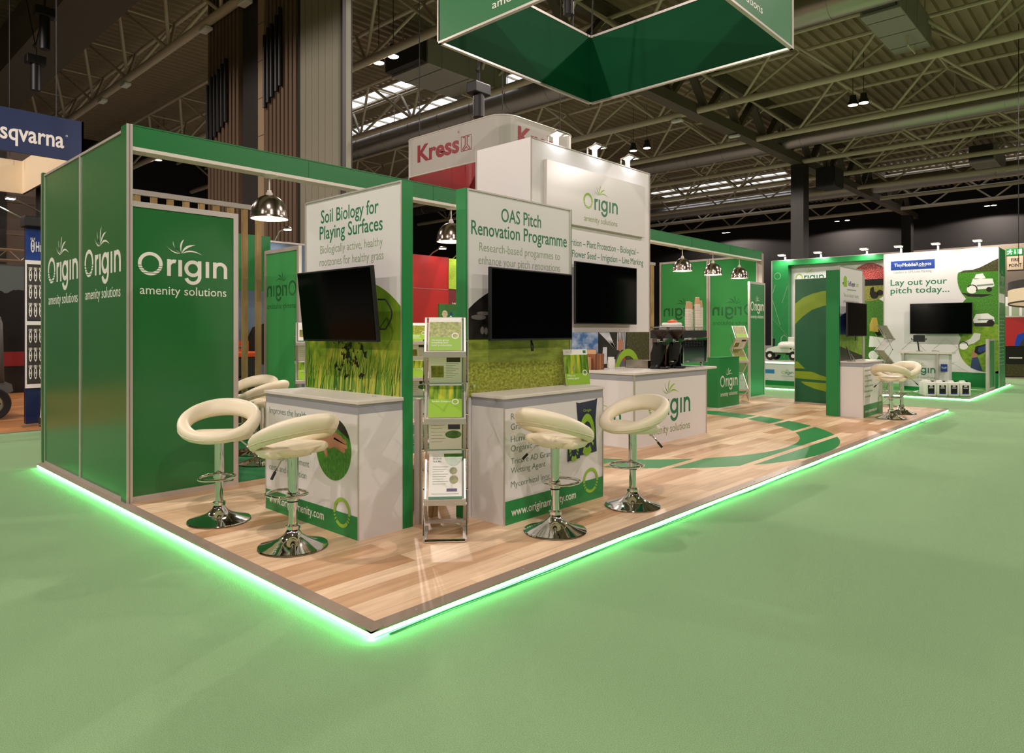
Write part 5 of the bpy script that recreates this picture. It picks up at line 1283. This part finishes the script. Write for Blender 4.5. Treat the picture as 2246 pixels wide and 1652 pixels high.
b = B(); b.prism([(.36,1.5),(.36,1.74),(.39,1.80),(.43,1.80),(.46,1.74),(.46,1.5)],-.006,0); b.obj('bottle_print','plastic_white',t); b = B(); b.prism([(.37,1.80),(.39,1.88),(.45,1.90),(.46,1.80)],-.007,0); b.obj('bottle_trigger','blue_board',t)
b = B(); b.prism(circ(.22,1.84,.085,9,0,9,28),-.006,0); b.obj('badge_print','cream_board',t); b = B()
for k in range(3): b.box(.165,-.007,1.81+.03*k,.275,-.006,1.818+.03*k)
b.obj('text_lines','olive_ink',t)
rack('folding brochure rack standing back under the fascia, seen between the display walls',(3.42,4.05,PT+.004),rr)
for k,(kd,lab) in enumerate((('grass','topmost brochure of the rack standing back under the fascia'),('data','second brochure of the rack standing back under the fascia'),('blades','third brochure of the rack standing back under the fascia'),('seed','fourth brochure of the rack standing back under the fascia'))): brochure(lab,(3.42,4.05,PT+.004),rr,k,kd)
rack('folding brochure rack left of the soil biology wall, seen past the mirrored green panel',(2.25,4.62,PT+.004),math.radians(-30))
for k,(kd,lab) in enumerate((('data','topmost brochure of the rack left of the soil biology wall'),('seed','second brochure of the rack left of the soil biology wall'),('blades','third brochure of the rack left of the soil biology wall'))): brochure(lab,(2.25,4.62,PT+.004),math.radians(-30),k,kd)
t = thing('timber_crate','low timber crate stand behind the near brochure rack','crate',(1.45,1.28,PT))
for x in (0,.30):
    for y in (0,.26): B().box(x,y,0,x+.07,y+.03,.34).obj('leg','timber',t)
for k in range(4): B().box(-.01,.075*k,.34,.38,.075*k+.06,.36).obj('slat','timber',t)

# ================================================================ left background
t = thing('exhibition_floor','warm wood floor of the mower stand at the left edge','stand floor',(-7,9.15,0))
B().box(0,0,0,12,9,.012).obj('plank_deck','planks_warm',t); B().box(0,-.03,0,12,0,.014).obj('edge_trim','alu_dark',t)
t = thing('hanging_banner','navy hanging ring banner with pale lettering and cream lining, at the left edge','hanging banner',(-2.4,13.9,5.0))
for (x0,y0,x1,y1) in ((0,0,5,.04),(4.96,0,5,5),(0,4.96,5,5),(0,0,.04,5)): B().box(x0,y0,0,x1,y1,.86).obj('outer_skin','navy',t)
for (x0,y0,x1,y1) in ((.05,.05,4.95,.06),(4.94,.05,4.95,4.95),(.05,4.94,4.95,4.95),(.05,.05,.06,4.95)): B().box(x0,y0,.0,x1,y1,.85).obj('inner_skin','cream_board',t)
B().text('Husqvarna',3.13,4.64,.24,.33,-.002,.018).obj('lettering','white_vinyl',t); b = B(); b.ringp(4.69,.5,.02,.014,-.003,0,n=14); b.obj('mark','white_vinyl',t)
for x in (.4,4.6):
    for y in (.4,4.6): B().cyl((x,y,.86),(x,y,7.6),.012,n=6).obj('suspension_cable','black_matt',t)
def crown(b, x, z, w, h):
    b.ringp(x,z,h*.42,h*.30,-.004,0,n=20,ex=.62*w/h*1.35)
    b.box(x-w*.22,-.005,z-h*.2,x-w*.12,0,z+h*.2); b.box(x+w*.12,-.005,z-h*.2,x+w*.22,0,z+h*.2); b.box(x-w*.22,-.006,z-h*.03,x+w*.22,0,z+h*.04)
    for s in (-.3,0,.3): b.box(x+s*w-w*.07,-.0046,z+h*.38,x+s*w+w*.07,0,z+h*.54)
t = thing('display_tower','blue display tower of rows of white crown emblems beside the mower, left edge','display tower',(.76,10.0,0.012))
B().box(0,0,0,1.4,.12,3.03).obj('tower_body','navy',t); B().box(.0,-.012,2.5,1.4,0,3.0).obj('header_sign','blue_board',t)
b = B(); crown(b,.085,2.74,.075,.24); b.obj('emblem','white_vinyl',t).location = (0,-.012,0); b = B(); b.text('Hus',.125,.235,2.66,.15,-.014,.02); b.obj('lettering','white_vinyl',t)
B().box(.02,-.008,.58,1.38,0,1.52).obj('emblem_panel','charcoal',t); B().box(.02,-.008,1.6,1.38,0,2.46).obj('emblem_panel','charcoal',t)
b = B(); 
for z in (.55,1.52,2.46): b.box(.0,-.014,z,1.4,0,z+.06)
b.box(-.012,-.013,.55,.01,0,2.52); b.obj('panel_rail','paper',t)
for z in (.78,1.05,1.34,1.74,2.02,2.29):
    b = B()
    for k in range(20): crown(b,.055+.067*k,z,.058,.225)
    o = b.obj('emblem_row','paper',t); o.location = (0,-.008,0)
for k,(x,z) in enumerate(((.10,.45),(-.1,.33))):
    pass
t = thing('loudspeaker','small black speaker box on top of the blue emblem tower','loudspeaker',(.80,9.98,3.042)); B().box(-.08,-.1,0,.26,.2,.16,.01).obj('cabinet','black_matt',t); B().box(-.07,-.106,.015,.25,-.1,.145).obj('grille','dark_steel',t)
for k,(x,z) in enumerate(((.42,3.42),(.68,3.54))):
    f = thing('arm_spotlight','bright arm spotlight reaching left from the blue emblem tower, %s one' % ('lower','upper')[k],'spotlight',(x,10.6,z),group='arm spotlights of the emblem tower')
    B().cyl((.06,0,.0),(.75,.05,-.32),.012,n=6).obj('arm','steel',f); B().box(-.06,-.06,0,.06,.06,.03,.006).obj('lamp_head','steel',f); B().box(-.055,-.055,-.008,.055,.055,0).obj('lens','spot_glow',f)
    lamp('SPOT','spot_light',(0,0,-.02),18,(1,.97,.92),f,.05,None,math.radians(130),.8)
t = thing('pole_stand','white measuring pole on a black block foot in front of the blue emblem tower','pole stand',(.83,9.55,.012))
B().box(-.0,-.07,0,.16,.07,.13,.01).obj('foot_block','black_matt',t); B().beam((.03,0,.03),(.10,.0,1.0),.05,.02).obj('pole','paper',t); B().cyl((.10,0,.95),(.11,0,2.0),.012,n=8).obj('upper_pole','steel',t); B().cyl((.13,0,.1),(.15,.02,1.6),.012,n=8).obj('thin_pole','steel',t)
for y in (-.06,.06): B().cyl((-.22,y,.02),(.02,y,.03),.01,n=8).obj('foot_prong','steel',t)
# ride-on mower
t = thing('ride_on_mower','grey and orange ride-on mower with a dark roll bar, partly cut by the left edge','mower',(.15,11.4,.012))
for x,y in ((.34,-.45),(.34,.45)):
    w = B().lathe([(.15,-.11),(.24,-.12),(.26,-.08),(.26,.08),(.24,.12),(.15,.11)],c=(x,y,.26),n=30,axis='y').obj('tyre','black_rubber',t,smooth='auto')
    B().lathe([(.001,-.10),(.05,-.10),(.06,-.07),(.14,-.08),(.16,-.11),(.16,.11),(.14,.08),(.001,.1)],c=(x,y,.26),n=24,axis='y').obj('rim','steel',w,smooth='auto')
    b = B()
    for q in range(7): b.cyl((x+.1*math.cos(q*PI*2/7),y-.085,.26+.1*math.sin(q*PI*2/7)),(x+.1*math.cos(q*PI*2/7),y-.07,.26+.1*math.sin(q*PI*2/7)),.016,n=8)
    b.obj('bolt','black_matt',w)
for y in (-.4,.4): B().lathe([(.05,-.06),(.13,-.06),(.14,0),(.13,.06),(.05,.06)],c=(-1.0,y,.14),n=20,axis='y').obj('caster_wheel','black_rubber',t,smooth='auto')
B().box(-1.1,-.42,.30,.55,.42,.42,.03).obj('chassis','dark_steel',t)
b = B(); b.prism([(-.25,.42),(-.3,.60),(-.05,.72),(.40,.68),(.62,.56),(.64,.45),(.55,.40)],-.44,.44); b.obj('rear_hood','grey_plastic',t)
B().prism([(-.2,.55),(-.18,.66),(.22,.63),(.26,.52)],-.455,-.44).obj('hood_panel','orange',t)
B().box(-.9,-.55,.12,-.3,.55,.3,.05).obj('cutting_deck','orange',t); B().box(-.65,-.28,.45,-.1,.28,.6,.05).obj('seat','black_matt',t); b = B(); b.prism([(-.15,.6),(-.08,1.15),(.02,1.15),(.0,.6)],-.27,.27); b.obj('seat_back','black_matt',t)
B().tube([(.48,-.42,.6),(.46,-.42,1.55),(.44,-.38,1.64),(.44,.38,1.64),(.46,.42,1.55),(.48,.42,.6)],.045,10).obj('roll_bar','grey_plastic',t,smooth=True)
for y in (-.36,.36): B().tube([(-.5,y,.5),(-.2,y,.85),(.1,y,1.2),(.3,y*.7,1.32)],.022,8).obj('steering_lever','steel',t,smooth=True)
B().box(.12,-.34,.95,.34,.1,1.15,.03).obj('engine_cover','orange',t); B().box(.15,-.3,.7,.42,.3,.94,.03).obj('engine','black_matt',t); B().box(.1,-.42,.73,.34,-.3,.84,.02).obj('tank',mat('tank_green','7f9a3a',.4),t); B().tube([(.3,-.4,.95),(.4,-.45,1.0),(.44,-.4,.92),(.36,-.38,.88)],.018,8,closed=True).obj('latch','steel',t,smooth=True)
t = thing('backdrop_wall','printed wall of dark tree shapes under an evening sky behind the mower, left edge','stand wall',(-4.0,16.5,0.012))
B().box(0,0,0,6.4,.08,2.95).obj('wall_board',mat('dusk_print','4f5a58',.5),t); b = B(); rnd = random.Random(5)
for k in range(40): 
    x = 3.4+3.0*k/40; z = 1.7+.5*rnd.random(); r = .15+.2*rnd.random()
    b.prism([(min(x+r*math.cos(a*PI/5)*(.8+.4*rnd.random()),6.38),z+r*math.sin(a*PI/5)*(.8+.4*rnd.random())) for a in range(10)],-.004-.0002*k,0)
b.prism([(3,0),(6.38,0),(6.38,1.8),(3,1.8)],-.003,0); b.obj('tree_print','photo_gloom',t)
B().box(3.2,-.02,.62,6.38,-.012,.95).obj('red_band','red_lining',t)
t = thing('lattice_beam','silver lattice beam running above the tree print wall at the left edge','truss',(-4.0,16.5,3.05))
for y in (-.12,.12): 
    for z in (0,.24): B().cyl((0,y,z),(6.4,y,z),.025,n=8).obj('chord','steel',t)
for k in range(26): B().cyl((.24*k,-.12,0 if k % 2 else .24),(.24*k+.24,-.12,.24 if k % 2 else 0),.012,n=6).obj('lattice_brace','steel',t)
for x in (.3,6.2): B().cyl((x,0,-3.038),(x,0,0),.04,n=8).obj('support_pole','steel',t)
t = thing('backdrop_wall','tall beige hall partition behind the tree print wall, left edge','stand wall',(-8,20.5,0))
B().box(0,0,0,11.2,.2,7.4).obj('wall_board','partition_brown',t); b = B()
for k in range(8): b.box(0,-.01,.9*k+.5,11.2,0,.9*k+.53)
b.obj('board_joint','hall_rib',t); B().box(10.2,-.02,0,10.5,0,7.4).obj('post','hall_dark',t)
# stand seen through the batten screen
t = thing('stand_wall','grey-blue display wall with white letter, seen past the mirrored green panel','stand wall',(2.95,8.1,0))
B().box(0,0,0,2.6,.08,2.92).obj('wall_board','grey_blue',t); B().box(-.02,-.01,2.92,2.62,.09,2.95).obj('edge_profile','alu',t); B().text('IT',.98,1.42,2.12,.28,-.001,.03).obj('lettering','white_vinyl',t)
B().prism([(.3,1.1),(.5,1.5),(.8,1.6),(1.3,1.3),(1.6,1.0),(1.2,.8),(.6,.9)],-.003,0).obj('photo_print','photo_gloom',t); B().box(.12,-.03,1.0,.42,0,1.28).obj('orange_tool','orange',t)
t = thing('stand_wall','dark green board seen through the battens of the left booth','stand wall',(2.72,7.75,0))
B().box(0,0,2.08,.86,.06,2.96).obj('wall_board','green_matt',t); B().box(0,0,0,.05,.06,2.08).obj('post','alu_dark',t); B().box(.81,0,0,.86,.06,2.08).obj('post','alu_dark',t)
t = thing('tool_case','black tool case with an orange lid seen behind the batten screen','tool case',(2.55,7.2,.0))
B().box(0,0,0,.6,.35,.75,.03).obj('base_cabinet','dark_steel',t); B().box(.02,.02,.75,.58,.33,1.05,.03).obj('case_body','black_matt',t); B().box(.0,.0,1.05,.6,.35,1.13,.02).obj('case_lid','orange',t); B().tube([(.15,.17,1.13),(.15,.17,1.2),(.45,.17,1.2),(.45,.17,1.13)],.02,8).obj('handle','grey_plastic',t)
t = thing('spotlight','small bright spotlight below the first pendant lamp, on the grey-blue display wall','spotlight',(3.85,7.9,2.96))
B().tube([(0,.2,0),(0,.05,.14),(0,-.15,.17)],.012,6).obj('arm','steel',t); B().lathe([(.001,0),(.07,0),(.075,.02),(.03,.05)],c=(0,-.2,.14),n=16).obj('lamp_head','steel',t,smooth='auto'); B().cyl((0,-.2,.13),(0,-.2,.139),.06,n=16).obj('lens','spot_glow',t)
lamp('SPOT','spot_light',(0,-.2,.12),25,(.95,.97,1),t,.05,(math.radians(15),0,0),math.radians(120),.8)
